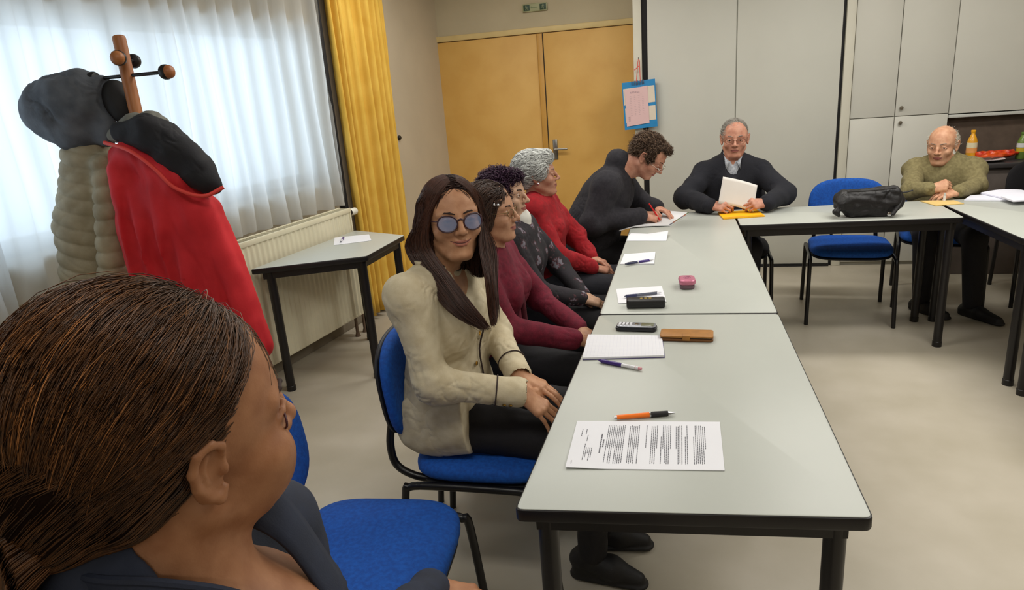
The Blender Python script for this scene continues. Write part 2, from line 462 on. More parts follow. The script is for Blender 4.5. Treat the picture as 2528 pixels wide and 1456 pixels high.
# ---------------------------------------------------------------- the ochre double door in the recess
xl, xr, zt = -2.05, -.20, 1.975
mid = aty(1331, 92, YD)[0]
dr = MB()
dr.box((xl-.05, YD-.03, 0), (xl, YD+.02, zt+.045), .005); dr.box((xl-.05, YD-.03, zt), (-.235, YD+.02, zt+.045), .005)
dframe = struct('door_1', dr, M_frame)
MB().box((xl+.004, YD-.022, .012), (mid-.018, YD+.01, zt-.006), .003).build('door_leaf', M_door, dframe)
MB().box((mid-.012, YD-.022, .012), (-.24, YD+.01, zt-.006), .003).build('door_leaf', M_door, dframe)
MB().box((mid-.016, YD-.034, .012), (mid+.03, YD-.02, zt-.006), .004).build('cover_strip', mat('door_strip', (196, 146, 62), .5, .05, 9), dframe)
MB().box((mid+.031, YD-.026, .012), (mid+.037, YD-.0215, zt-.006)).build('seam', M_dark, dframe)
mb = MB(); mb.tube([(mid+.09, YD-.02, 1.02), (mid+.09, YD-.065, 1.02), (mid+.2, YD-.065, 1.02)], .009); mb.box((mid+.07, YD-.03, .93), (mid+.11, YD-.021, 1.1), .003)
mb.build('door_handle', mat('handle_metal', (150, 148, 142), .3, .05, 20, metal=1), dframe)

# ---------------------------------------------------------------- sliding partition and cabinets on the back
def xb(px, py): return aty(px, py, YB)[0]
sx0, sx1 = xb(1566, 200), xb(1586, 200)
struct('trim_3', MB().box((sx0, YB-.05, 0), (sx1, YB+.3, ZC), .004), mat('jamb_cream', (216, 212, 196), .5, .02, 6))
struct('trim_4', MB().box((sx1, YB-.005, 0), (xb(1600, 200), YB+.09, ZC)), M_dark)
fx = xb(1818, 100); ex = xb(2072, 240)
part = thing('sliding_partition', 'tall pale grey two-leaf folding partition behind the man reading', 'partition', (0, YB, 0))
p0 = xb(1600, 200)
MB().box((p0, -.035, .022), (fx-.004, .06, ZC-.02), .004).build('partition_leaf', M_white, part)
MB().box((fx+.004, -.03, .022), (ex-.012, .06, ZC-.02), .004).build('partition_leaf', M_white, part)
MB().box((fx-.006, -.02, .03), (fx+.006, .05, ZC-.02), .002).build('hinge_seam', mat('seam_grey', (186, 186, 178), .6, .03, 9), part)
struct('trim_5', MB().box((ex-.010, YB+.0, 0), (ex+.012, YB+.09, ZC)), M_dark)
struct('trim_6', MB().box((ex+.012, YB-.03, 0), (ex+.075, YB+.09, ZC), .004), mat('jamb_pale', (212, 208, 192), .5, .02, 6))
struct('baseboard_back', MB().box((p0, YB-.037, 0), (ex-.01, YB-.03, .02)), M_dark)
# tall cupboards
cx0 = ex+.08; cx1 = xb(2212, 225); cx2 = xb(2348, 200); zm = aty(2210, 287, YB)[2]
cab = thing('tall_cupboard', 'tall pale cupboard with a plain panel beside two stacked doors with round knobs', 'cupboard', (0, YB, 0))
MB().box((cx0, .0, .0), (cx2, .088, ZC)).build('carcass', mat('carcass_grey', (168, 166, 156), .6, .03, 8), cab)
g = .0025
MB().box((cx0, -.02, zm+g), (cx1-g, .0, ZC-.01), .003).build('panel', M_cab, cab)
MB().box((cx0, -.02, .03), (cx1-g, .0, zm-g), .003).build('panel', M_cab, cab)
M_knob = mat('knob_steel', (150, 142, 128), .35, .05, 20, metal=.9)
for z0, z1, kp in ((zm+g, ZC-.01, (2225, 266)), (.03, zm-g, (2222, 303))):
    d = MB().box((cx1+g, -.02, z0), (cx2-g, .0, z1), .003).build('door', M_cab, cab)
    k = aty(kp[0], kp[1], YB-.03)
    MB().lathe([(.004, 0), (.006, .008), (.012, .012), (.014, .018), (.011, .024), (.001, .025)], 16, Matrix.Translation((k[0], -.02, k[2])) @ Matrix.Rotation(PI/2, 4, 'X')).build('knob', M_knob, d)
# serving hatch: wall unit above, recess with a counter, dark board below
zh = aty(2436, 275, YB)[2]; zc = aty(2436, 388, YB)[2]; HX1 = 4.4
hat = thing('wall_cupboard', 'pale wall cupboard above the brown serving niche', 'cupboard', (0, YB, 0))
MB().box((cx2+g, -.02, zh), (3.25, .088, ZC-.01), .003).build('door', M_cab, hat)
MB().box((3.255, -.02, zh), (HX1, .088, ZC-.01), .003).build('door', M_cab, hat)
MB().box((cx2+g, -.024, zh-.03), (HX1, .088, zh-.008), .003).build('light_rail', mat('rail_grey', (196, 196, 190), .4, .03, 9), hat)
# counter unit that stands forward of the niche
cu = thing('serving_counter', 'dark brown serving counter with a shallow niche behind the old man', 'counter', (0, YB, 0))
MB().box((cx2+.01, .06, zc), (HX1, .088, zh-.03)).build('back_panel', M_brown, cu)
MB().box((cx2+.01, -.34, zc-.035), (HX1, .088, zc), .006).build('countertop', mat('counter_dark', (58, 54, 54), .4, .08, 15), cu)
MB().box((cx2+.01, -.31, .0), (HX1, .088, zc-.036), .004).build('front_board', mat('counter_board', (92, 82, 76), .65, .1, 12, .03, 100), cu)

# ---------------------------------------------------------------- net curtain, yellow curtain
def curtain(name, u0, u1, n0, z0, z1, amp, waves, m_, seed, parent=None, gather=.0, hem=.0, nu=420, nv=26):
    r = np.random.RandomState(seed); ph = np.cumsum(r.uniform(.55, 1.45, waves+2)); ph = ph/ph[-1]
    am = r.uniform(.55, 1.2, waves+2)
    def wav(t):
        k = np.interp(t, np.r_[0, ph], np.arange(waves+3)); s0 = math.sin(2*PI*k); return math.copysign(abs(s0)**.6, s0)*np.interp(t, np.r_[0, ph], np.r_[am, am[-1]])
    def fn(a, b):
        tt = a+gather*(.5-a)*(1-b)*.0+.006*math.sin(9*b+25*a)*(1-b)
        u = u0+(u1-u0)*a
        n = n0+amp*wav(tt)*(.55+.45*(1-b))+.006*math.sin(37*a+3*b)
        return lw(u+.35*amp*math.cos(waves*6.3*a)*0, n, z0+(z1-z0)*b+hem*math.sin(waves*6.28*a)*(1-b))
    mb = MB(); mb.grid(fn, nu, nv); return mb.build(name, m_, parent, angle=180)
M_net = bpy.data.materials.new('net_curtain'); M_net.use_nodes = True; nt = M_net.node_tree; N = nt.nodes; L = nt.links
N.remove(N['Principled BSDF']); tl = N.new('ShaderNodeBsdfTranslucent'); df = N.new('ShaderNodeBsdfDiffuse'); tp = N.new('ShaderNodeBsdfTransparent')
tl.inputs[0].default_value = (.92, .95, .97, 1); df.inputs[0].default_value = (.62, .62, .60, 1); tp.inputs[0].default_value = (1, 1, 1, 1)
wv = N.new('ShaderNodeTexNoise'); wv.inputs['Scale'].default_value = 260; tc = N.new('ShaderNodeTexCoord'); L.new(tc.outputs['Object'], wv.inputs['Vector'])
bp = N.new('ShaderNodeBump'); bp.inputs['Strength'].default_value = .15; L.new(wv.outputs['Fac'], bp.inputs['Height']); L.new(bp.outputs[0], df.inputs['Normal'])
m1 = N.new('ShaderNodeMixShader'); m1.inputs[0].default_value = .62; L.new(df.outputs[0], m1.inputs[1]); L.new(tl.outputs[0], m1.inputs[2])
m2 = N.new('ShaderNodeMixShader'); m2.inputs[0].default_value = .10; L.new(m1.outputs[0], m2.inputs[1]); L.new(tp.outputs[0], m2.inputs[2]); L.new(m2.outputs[0], N['Material Output'].inputs[0])
nc = curtain('net_curtain', -2.15, .185, .055, .885, 2.645, .030, 15, M_net, 3, hem=.004)
tag(nc, 'long white pleated net curtain over the bright window behind the coat rack', 'curtain')
nc2 = curtain('net_curtain', -4.2, -2.10, .14, .845, 2.645, .030, 12, M_net, 5)
tag(nc2, 'bright net curtain panel at the far left of the window hanging lowest', 'curtain')
M_yel = mat('yellow_drape', (226, 186, 80), .8, .06, 7, .12, 300, rgb2=(216, 172, 64))
yc = curtain('yellow_curtain', .245, .935, .072, .05, 2.645, .040, 6, M_yel, 11, nu=220)
yc.modifiers.new('cloth', 'SOLIDIFY').thickness = .003
tag(yc, 'yellow floor-length curtain drawn together beside the window', 'curtain')
tag(MB().tube([lw(-4.7, .06, 2.665), lw(.97, .06, 2.665)], .012).build('curtain_rail', mat('rail_white', (210, 208, 200), .4, .02, 9)), 'white curtain rail along the top of the window wall', 'rail')

# ---------------------------------------------------------------- radiator
M_rad = mat('radiator_enamel', (222, 215, 188), .45, .03, 8)
ua, ub = -1.03, .03
rad = thing('radiator', 'cream panel radiator under the window behind the side table', 'radiator')
def rfront(a, b):
    u = ua+(ub-ua)*a; return lw(u, .192+.004*math.sin(2*PI*a*26), .16+.70*b)
mb = MB(); mb.grid(rfront, 320, 3); mb.box((0, 0, 0), (0, 0, 0)) if False else None
mb.build('front_panel', M_rad, rad, angle=180)
mb = MB(); mb.box((ua, .105, .15), (ub, .19, .17), .004); mb.box((ua, .105, .15), (ua+.012, .196, .875), .003); mb.box((ub-.012, .105, .15), (ub, .196, .875), .003); mb.box((ua, .10, .15), (ub, .115, .87), .003)
mb.build('casing', M_rad, rad, M=LWM)
mb = MB(); mb.box((ua, .185, .855), (ub, .199, .885), .004); mb.box((ua, .10, .855), (ub, .114, .885), .004)
for k in range(44): mb.box((ua+.012+(ub-ua-.03)*k/43, .112, .872), (ua+.018+(ub-ua-.03)*k/43, .188, .882))
mb.build('top_grille', M_rad, rad, M=LWM)
mb = MB(); mb.tube([lw(.03, .158, .845), lw(.08, .158, .845)], .018, 14); mb.build('valve_body', M_black, rad)
mb = MB(); mb.tube([lw(.075, .158, .845), lw(.09, .158, .845), lw(.13, .158, .845), lw(.142, .158, .845)], [.016, .024, .024, .016], 18); mb.build('thermostat_knob', mat('valve_white', (232, 228, 214), .35, .02, 9), rad)
for uu, nn_ in ((-.03, .15), (.06, .15)):
    MB().tube([lw(uu, nn_, .16), lw(uu, nn_, .03), lw(uu, nn_, .0)], [.011, .011, .02], 10).build('pipe', mat('pipe_brown', (112, 92, 74), .5, .08, 12), rad)

# ---------------------------------------------------------------- small fixtures on the walls
p = aty(984, 340, 5.2); u_, z_ = lwp(984, 340, .0)
o = MB().lathe([(.018, 0), (.018, .012), (.012, .02), (.001, .022)], 18, Matrix.Translation(lw(u_, 0, z_)) @ Matrix.Rotation(PI/2, 4, 'Y')).build('wall_bumper', M_black)
tag(o, 'small round black knob on the beige wall beside the yellow curtain', 'knob')
# exit sign over the doors
ea, eb = aty(1291, 20, YD-.02), aty(1349, 16, YD-.02)
sg = thing('exit_sign', 'small green pictogram exit sign on the wall above the ochre doors', 'sign', (float((ea[0]+eb[0])/2), YD, float((ea[2]+eb[2])/2)))
wS = float(eb[0]-ea[0])+.01; hS = .062
MB().box((-wS/2, -.02, -hS/2), (wS/2, 0, hS/2), .004).build('sign_plate', mat('sign_pale', (164, 166, 128), .5, .04, 20), sg)
mg = mat('sign_green', (38, 66, 44), .5, .05, 30); mp = mat('sign_mark', (150, 160, 130), .5, .05, 30)
for sx in (-1, 1):
    q = MB().box((sx*wS*.33-.026, -.024, -.022), (sx*wS*.33+.026, -.0195, .022), .001).build('pictogram_square', mg, sg)
    f = MB(); c = sx*wS*.33
    f.lathe([(.0045, 0), (.0045, .0015)], 10, Matrix.Translation((c+.003*sx, -.0242, .014)) @ Matrix.Rotation(PI/2, 4, 'X'))
    for a_, b_ in (((0, .008), (-.003*sx, -.004)), ((-.003*sx, -.004), (.008*sx, -.010)), ((.008*sx, -.010), (.006*sx, -.019)), ((-.003*sx, -.004), (-.010*sx, -.012)), ((-.010*sx, -.012), (-.017*sx, -.012)), ((0, .008), (.011*sx, .002)), ((0, .008), (-.011*sx, .003))):
        f.tube([(c+a_[0], -.0248, a_[1]), (c+b_[0], -.0248, b_[1])], .0019, 6)
    f.build('running_figure', mp, q)
f = MB()
f.box((-.022, -.0225, -.003), (.022, -.0195, .003)); f.prism([(-.022, -.011), (-.022, .011), (-.036, 0)], .0195, .0225, M=Matrix.Rotation(PI/2, 4, 'X'))
f.build('arrow', mat('sign_arrow', (120, 134, 92), .5, .05, 30), sg)

# ---------------------------------------------------------------- ceiling lamps (above the picture)
M_tube = bpy.data.materials.new('lamp_tube'); M_tube.use_nodes = True
bb = M_tube.node_tree.nodes['Principled BSDF']; bb.inputs['Emission Color'].default_value = (1, .93, .8, 1); bb.inputs['Emission Strength'].default_value = 2.0
for k, (lx, ly, sx, sy, en) in enumerate(LAMPS):
    t = thing('ceiling_lamp', ['white fluorescent ceiling lamp over the near table', 'white fluorescent ceiling lamp over the open floor on the right', 'white fluorescent ceiling lamp over the second table', 'white fluorescent ceiling lamp in front of the head table', 'white fluorescent ceiling lamp before the partition', 'white fluorescent ceiling lamp behind the camera', 'added white ceiling lamp brightening the recess with the ochre doors'][k], 'ceiling lamp', (lx, ly, ZC))
    mb = MB(); mb.box((-sx/2-.03, -sy/2-.03, -.05), (sx/2+.03, sy/2+.03, 0), .006); mb.build('housing', M_winf, t)
    mb = MB()
    for s_ in (-1, 1): mb.tube([(-sx/2, s_*.09, -.065), (sx/2, s_*.09, -.065)], .013, 10)
    mb.build('tube', M_tube, t)
# ================================================================== TABLES
T = .74
M_top = mat('table_laminate', (182, 185, 178), .36, .012, 6, .01, 250)
M_edge = mat('table_black', (20, 17, 20), .38, .1, 30)
def inset(poly, d):
    P = [np.array(p, float) for p in poly]; n = len(P); out = []
    for i in range(n):
        a, b, c = P[i-1], P[i], P[(i+1) % n]; e1 = nrm(b-a); e2 = nrm(c-b)
        n1 = np.array([-e1[1], e1[0]]); n2 = np.array([-e2[1], e2[0]])
        out.append(b+(n1+n2)/(1+n1@n2)*d)
    return out
def roundpoly(poly, r, k=4):
    P = [np.array(p, float) for p in poly]; n = len(P); out = []
    for i in range(n):
        b = P[i]; a = b+nrm(P[i-1]-b)*r; c = b+nrm(P[(i+1) % n]-b)*r
        for j in range(k+1):
            t = j/k; out.append(tuple((1-t)**2*a+2*t*(1-t)*b+t*t*c))
    return out
def table(name, label, poly, group=None, legs=(0, 1, 2, 3), li=.055, lr=.022, cat='table', apron=.042, rr=.02, top=T):
    cen = np.mean(np.array(poly), 0); pl = [tuple(np.array(p)-cen) for p in poly]
    t = thing(name, label, cat, (float(cen[0]), float(cen[1]), 0), 0, group)
    MB().prism(roundpoly(inset(pl, .004), rr*.8), top-.004, top, .0012).build('tabletop', M_top, t)
    MB().prism(roundpoly(pl, rr), top-.030, top-.0015, .004).build('edge_band', M_edge, t)
    a = inset(pl, li-.02); b = inset(pl, li+.012); mb = MB()
    for i in range(4):
        j = (i+1) % 4
        mb.prism([a[i], a[j], b[j], b[i]], top-.030-apron, top-.029)
    mb.build('apron', M_edge, t)
    L = inset(pl, li)
    for i in legs:
        MB().tube([(L[i][0], L[i][1], top-.032), (L[i][0], L[i][1], .03), (L[i][0], L[i][1], .028), (L[i][0], L[i][1], 0)], [lr, lr, lr*1.1, lr*1.1], 18).build('leg', M_edge, t)
    return t
table('meeting_table', 'pale laminate meeting table nearest the camera carrying the printed document and orange pen', [(-.331, 1.163), (.359, 1.218), (.341, 2.402), (-.289, 2.383)])
table('meeting_table', 'long pale laminate table carrying the pink case between the near table and the reading man', [(-.288, 2.390), (.341, 2.409), (.320, 4.335), (-.268, 4.320)])
table('meeting_table', 'head table along the far side carrying the black shoulder bag', [(.329, 3.895), (1.4535, 3.950), (1.460, 4.465), (.326, 4.365)], li=.048)
table('meeting_table', 'pale laminate table at the right edge carrying the heap of white papers', [(1.512, 3.445), (2.15, 3.465), (2.12, 4.48), (1.464, 4.465)], li=.048)
table('meeting_table', 'pale laminate table leaving the right edge of the photo, only its black leg in view', [(1.62, 2.30), (2.27, 2.33), (2.15, 3.455), (1.513, 3.437)])
a_ = lwp(652, 690, .23)
table('side_table', 'small pale slanted side table with black frame in front of the radiator', [(-2.225, 3.09), (-1.664, 3.346), (-1.646, 3.869), (-2.075, 4.06)], cat='table', li=.05, lr=.024, apron=.04)

# ================================================================== CHAIRS
M_blue = mat('seat_fabric_blue', (6, 84, 178), .85, .10, 90, .2, 420, rgb2=(4, 68, 152))
M_tubeb = mat('chair_tube', (16, 15, 18), .35, .1, 20)
M_shell = mat('chair_shell', (22, 22, 28), .55, .1, 30, .05, 300)
M_blk = mat('seat_fabric_black', (22, 20, 24), .9, .1, 90, .25, 420)
def make_chair(label, fabric):
    t = thing('conference_chair', label, 'chair')
    # seat cushion: rounded, slightly crowned and waterfall front
    def cushion(fn_pos, wx, wy, th, mname, mt, crown=.012, n=26, ex=4.2):
        mb = MB()
        def sq(a, b, p):
            x, y = 2*a-1, 2*b-1
            return x, y
        v = []; f = []
        ring = []
        K = 48; R = 9
        def outline(k, s):
            an = 2*PI*k/K; c, s_ = math.cos(an), math.sin(an); e = 2/ex
            return (math.copysign(abs(c)**e, c)*wx*s, math.copysign(abs(s_)**e, s_)*wy*s)
        prof = [(0.0, .5), (.35, .5), (.7, .49), (.88, .45), (.96, .36), (1.0, .15), (1.0, -.15), (.97, -.36), (.9, -.46), (.5, -.5), (0.0, -.5)]
        for (s, h_) in prof:
            for k in range(K):
                x, y = outline(k, max(s, .001)); v.append(fn_pos(x, y, h_*th, s))
        for i in range(len(prof)-1):
            for k in range(K): f.append((i*K+k, i*K+(k+1) % K, (i+1)*K+(k+1) % K, (i+1)*K+k))
        mb.add(v, f); return mb
    def seatpos(x, y, h_, s): return (x, y, .452+h_+(.010*(1-min(s, 1)**2) if h_ > 0 else 0)-.10*max(0, x-.10)**2*4-.02*max(0, .10-x)*.6)
    cushion(seatpos, .222, .235, .055, 'seat', fabric).build('seat', fabric, t, angle=60)
    def shellpos(x, y, h_, s): return (x, y, .418+h_-.10*max(0, x-.10)**2*4-.02*max(0, .10-x)*.6)
    cushion(shellpos, .215, .228, .018, 'shell', M_shell).build('seat_shell', M_shell, t, angle=60)
    # backrest, dished
    def backpos(off):
        def fn(x, y, h_, s): return (-.262-.10*(x)+.28*y*y*1.0-.05*0+h_*1.0+off-.012*(1 if False else 0), y, .690+x)
        return fn
    cushion(backpos(.0), .172, .232, .042, 'back', fabric, ex=2.9).build('backrest', fabric, t, angle=60)
    cushion(backpos(-.026), .166, .226, .022, 'bs', M_shell, ex=2.9).build('back_shell', M_shell, t, angle=60)
    for s in (-1, 1):
        mb = MB(); mb.tube(smoothpath([(-.10, s*.19, .412), (-.20, s*.19, .415), (-.27, s*.188, .45), (-.285, s*.185, .52), (-.272, s*.18, .60), (-.264, s*.18, .64)], 5), .0125, 12, flat=1.0)
        mb.build('back_post', M_tubeb, t)
        mb = MB(); mb.tube(smoothpath([(-.19, s*.236, .412), (-.08, s*.234, .414), (.10, s*.234, .414), (.17, s*.236, .412)], 4), .0125, 12); mb.tube([(.05, s*.234, .408), (.05, s*.12, .408)], .009, 8); mb.tube([(-.10, s*.234, .408), (-.10, s*.12, .408)], .009, 8)
        mb.build('side_rail', M_tubeb, t)
        MB().tube(smoothpath([(.155, s*.236, .413), (.195, s*.237, .405), (.215, s*.238, .37), (.245, s*.243, .02), (.246, s*.243, 0)], 4), .0125, 12).build('leg', M_tubeb, t)
        MB().tube(smoothpath([(-.175, s*.236, .413), (-.215, s*.237, .405), (-.232, s*.238, .37), (-.268, s*.243, .02), (-.269, s*.243, 0)], 4), .0125, 12).build('leg', M_tubeb, t)
    return t
def set_chair(o, x, y, az, label, group=None):
    o.location = (x, y, 0); o.rotation_euler = (0, 0, math.radians(az)); o['label'] = label
    if group: o['group'] = group
    return o
GB = 'chairs around the joined tables'
blue = make_chair('empty blue fabric chair', M_blue)
black = make_chair('black fabric chair under the writing man', M_blk)
set_chair(blue, -.780, 1.325, 4, 'empty blue fabric chair between the foreground person and the woman in beige', GB)
def blue_at(x, y, az, lab): return set_chair(copy_tree(blue), x, y, az, lab, GB)
def black_at(x, y, az, lab): return set_chair(copy_tree(black), x, y, az, lab, GB)
blue_at(-.60, 1.945, 0, 'blue fabric chair the woman in the beige jacket sits on')
hc_ = blue_at(1.045, 4.555, -96, 'empty blue fabric chair at the head table behind the black bag')
for c in hc_.children:
    if c.name.startswith('back'): c.location.z -= .028
blue_at(-.585, .47, 12, 'blue fabric chair under the foreground person, edge showing below the ponytail')

# ================================================================== THINGS ON THE TABLES
M_paper = mat('paper_white', (228, 228, 234), .7, .01, 6)
M_ink = mat('ink_grey', (96, 96, 104), .7, .05, 30)
def quadsheet(name, label, cat, pts, z, th=.0012, m_=None, lift=None, group=None, n=12):
    """a sheet through four table points (tl, tr, br, bl), optionally curled by lift(a, b)"""
    P = [np.array(p[:2]) for p in pts]; cen = sum(P)/4
    t = thing(name, label, cat, (float(cen[0]), float(cen[1]), z), 0, group)
    mb = MB()
    for sgn, zz in ((1, th), (-1, 0)):
        def fn(a, b):
            q = (P[0]*(1-a)+P[1]*a)*(1-b)+(P[3]*(1-a)+P[2]*a)*b-cen
            return (q[0], q[1], zz+(lift(a, b) if lift else 0))
        mb.grid(fn, n, n)
    # rim
    for k in range(n-1):
        pass
    nn = n*n
    def idx(i, j, s): return (0 if s else nn)+i*n+j
    rim = [(i, 0) for i in range(n)]+[(n-1, j) for j in range(1, n)]+[(i, n-1) for i in range(n-2, -1, -1)]+[(0, j) for j in range(n-2, 0, -1)]
    for k in range(len(rim)):
        a, b = rim[k], rim[(k+1) % len(rim)]
        mb.f.append((idx(*a, 1), idx(*b, 1), idx(*b, 0), idx(*a, 0))); mb.mi.append(0)
    o = mb.build('sheet', m_ or M_paper, t, angle=50)
    return t, P, cen
def tp(*px, z=T): return [atz(x, y, z) for x, y in px]
# printed document, text running from the left edge
doc, P, cen = quadsheet('printed_document', 'stapled printed document with dense text nearest the camera on the near table', 'document', tp((1425, 1041), (1777, 1043), (1789, 1163), (1396, 1158)), T+.0009, .0016, lift=lambda a, b: .004*max(0, .25-a)*b*4)
def docpt(a, b):  # a along the long edge, b down the picture
    q = (P[0]*(1-a)+P[1]*a)*(1-b)+(P[3]*(1-a)+P[2]*a)*b-cen; return (q[0], q[1], .0018+.004*max(0, .25-a)*b*4)
def textlines(lines, name='printed_text', parent=None, pt=None, m_=None, seed=1, wd=.0045):
    r = random.Random(seed); mb = MB()
    for (a, b0, b1) in lines:
        b = b0
        while b < b1-.012:
            L = min(r.uniform(.015, .05), b1-b)
            c = [pt(a, b), pt(a+wd, b), pt(a+wd, b+L), pt(a, b+L)]
            mb.add([(x, y, z+.0003) for x, y, z in c], [(0, 1, 2, 3)]); b += L+.008
    return mb.build(name, m_ or M_ink, parent, smooth=False)
ln = [(.055, .20, .36), (.085, .20, .33), (.10, .33, .46)]
for k in range(5): ln.append((.095+.012*k, .60 if k else .52, .86-(k % 3)*.06))
for k in range(2): ln.append((.195+.017*k, .30+.12*k, .70-.12*k)); ln.append((.199+.017*k, .30+.12*k, .70-.12*k))
r_ = random.Random(4)
for c0, c1 in ((.235, .36), (.385, .46), (.50, .505), (.535, .575), (.60, .665), (.70, .745), (.76, .78), (.815, .90)):
    a = c0
    while a <= c1:
        ln.append((a, .10+r_.choice([0, 0, .02, .25 if a == c0 else 0]), .90-r_.choice([0, 0, 0, .3]))); a += .0125
textlines(ln, parent=doc, pt=docpt)
MB().box((-.0006, -.006, 0), (.0006, .006, .0012)).build('staple', mat('steel', (160, 160, 165), .3, .05, 20, metal=1), doc, M=Matrix.Translation(docpt(.03, .9)))
def rod(name, label, a, b, zc, prof, group=None, cat='pen', clip=None, seg=16):
    """a turned stick lying from a to b; prof = [(t0, t1, r0, r1, material, partname)]"""
    a = np.array(a[:2]); b = np.array(b[:2]); L = float(np.linalg.norm(b-a)); az = math.atan2(b[1]-a[1], b[0]-a[0])
    t = thing(name, label, cat, (float(a[0]), float(a[1]), zc), az, group)
    for (t0, t1, r0, r1, m_, pn) in prof:
        n = 6; rs = [r0+(r1-r0)*k/(n-1) for k in range(n)]
        MB().tube([(L*(t0+(t1-t0)*k/(n-1)), 0, 0) for k in range(n)], rs, seg).build(pn, m_, t)
    if clip: MB().box((L*clip[0], -.0016, clip[2]), (L*clip[1], .0016, clip[2]+.0016), .0006).build('clip', clip[3], t)
    return t
M_chrome = mat('chrome', (196, 196, 200), .18, .03, 20, metal=1)
M_orange = mat('pen_orange', (250, 120, 14), .35, .03, 30)
M_rub = mat('pen_rubber', (24, 22, 26), .6, .1, 60)
M_navy = mat('pen_navy', (40, 44, 84), .35, .05, 30); M_purple = mat('pen_purple', (60, 36, 118), .35, .05, 30); M_clear = mat('pen_white', (226, 226, 232), .25, .03, 30); M_pink = mat('pen_pink', (216, 150, 160), .4, .03, 30); M_steel = mat('pen_grey', (92, 96, 112), .3, .05, 30)
a, b = tp((1516, 1031), (1667, 1019), z=T+.007)
rod('ballpoint_pen', 'orange and black ballpoint pen lying above the printed document', a, b, T+.0078, [(0, .045, .003, .0042, M_chrome, 'push_button'), (.045, .58, .0058, .0066, M_orange, 'barrel'), (.575, .60, .0068, .0068, M_chrome, 'ring'), (.60, .88, .0074, .0066, M_rub, 'grip'), (.88, 1.0, .0056, .0010, M_chrome, 'tip')], clip=None)
a, b = tp((1478, 890), (1584, 911), z=T+.006)
rod('ballpoint_pen', 'purple and clear ballpoint pen lying below the blank notepad', a, b, T+.0068, [(0, .07, .002, .005, M_purple, 'tip'), (.07, .55, .0062, .0064, M_purple, 'barrel'), (.55, .93, .0058, .0054, M_clear, 'clear_barrel'), (.86, 1.0, .0056, .004, M_pink, 'push_button')])
# blank notepad
pad = thing('notepad', 'blank white squared notepad below the phone on the near table', 'notepad', (0, 0, 0))
P4 = tp((1452, 831), (1634, 834), (1640, 883), (1438, 889)); c4 = sum(P4)/4; pad.location = (float(c4[0]), float(c4[1]), T+.0005)
MB().prism([tuple((p-c4)[:2]) for p in P4][::-1], .002, .0085, .0006).build('page_block', M_paper, pad)
MB().prism([tuple(((p-c4)*1.006)[:2]+np.array([.001, 0])) for p in P4][::-1], 0, .002).build('back_cover', mat('pad_back', (98, 92, 140), .6, .04, 20), pad)
mb = MB()
for k in range(1, 22):
    a = (P4[0]*(1-k/22)+P4[1]*k/22-c4); b = (P4[3]*(1-k/22)+P4[2]*k/22-c4); d = np.array([.00022, 0, 0])
    mb.add([(*(a-d)[:2], .0087), (*(a+d)[:2], .0087), (*(b+d)[:2], .0087), (*(b-d)[:2], .0087)], [(0, 1, 2, 3)])
for k in range(1, 16):
    a = (P4[0]*(1-k/16)+P4[3]*k/16-c4); b = (P4[1]*(1-k/16)+P4[2]*k/16-c4); d = np.array([0, .00022, 0])
    mb.add([(*(a-d)[:2], .0087), (*(b-d)[:2], .0087), (*(b+d)[:2], .0087), (*(a+d)[:2], .0087)], [(0, 1, 2, 3)])
mb.build('ruling', mat('ruling_lilac', (214, 214, 228), .7, .01, 9), pad, smooth=False)

def frame_from(px_a, px_b, z):
    a, b = atz(*px_a, z), atz(*px_b, z); d = b-a; return (a+b)/2, math.atan2(d[1], d[0]), float(np.linalg.norm(d[:2]))
# silver push-button phone
c_, az, L_ = frame_from((1520, 815), (1622, 818), T)
ph = thing('mobile_phone', 'silver and black push-button phone lying above the blank notepad', 'phone', (float(c_[0]), float(c_[1])+.012, T), az)
MB().prism(rrect(L_, .05, .016, 6), .0005, .014, .005).build('body', mat('phone_black', (30, 30, 36), .35, .06, 30), ph)
MB().prism(rrect(L_*.95, .044, .014, 6), .0135, .0195, .003).build('front_plate', mat('phone_silver', (150, 152, 160), .3, .05, 30, metal=.6), ph)
MB().prism(rrect(L_*.30, .032, .004, 4), .019, .0202, .0005, M=Matrix.Translation((L_*.27, 0, 0))).build('screen', mat('phone_screen', (112, 114, 92), .2, .06, 20), ph)
for i in range(4):
    for j in range(3):
        MB().prism(rrect(.0085, .0095, .003, 3), .019, .0206, .0006, M=Matrix.Translation((-L_*.40+i*.0125, (j-1)*.0125, 0))).build('key', M_clear, ph)
MB().prism(rrect(.016, .024, .006, 4), .019, .0204, .0006, M=Matrix.Translation((.003, 0, 0))).build('navigation_key', M_chrome, ph)
# brown phone case
c_, az, L_ = frame_from((1630, 838), (1762, 842), T)
pc = thing('phone_case', 'tan brown leather folding phone case beside the notepad corner', 'phone case', (float(c_[0]), float(c_[1])+.020, T), az)
M_tan = mat('leather_tan', (166, 112, 46), .5, .08, 40, .1, 300); M_tan2 = mat('leather_brown', (116, 72, 30), .55, .08, 40, .1, 300)
MB().prism(rrect(L_, .07, .010, 5), .0005, .0095, .003).build('lower_cover', M_tan2, pc)
MB().prism(rrect(L_*.965, .064, .008, 5), .0095, .0125, .001).build('phone', mat('case_inner', (26, 22, 22), .4, .06, 30), pc)
MB().prism(rrect(L_, .07, .010, 5), .0125, .0195, .003).build('upper_cover', M_tan, pc)
MB().box((-.012, -.037, .004), (.012, -.012, .0215), .002).build('strap', M_tan, pc)
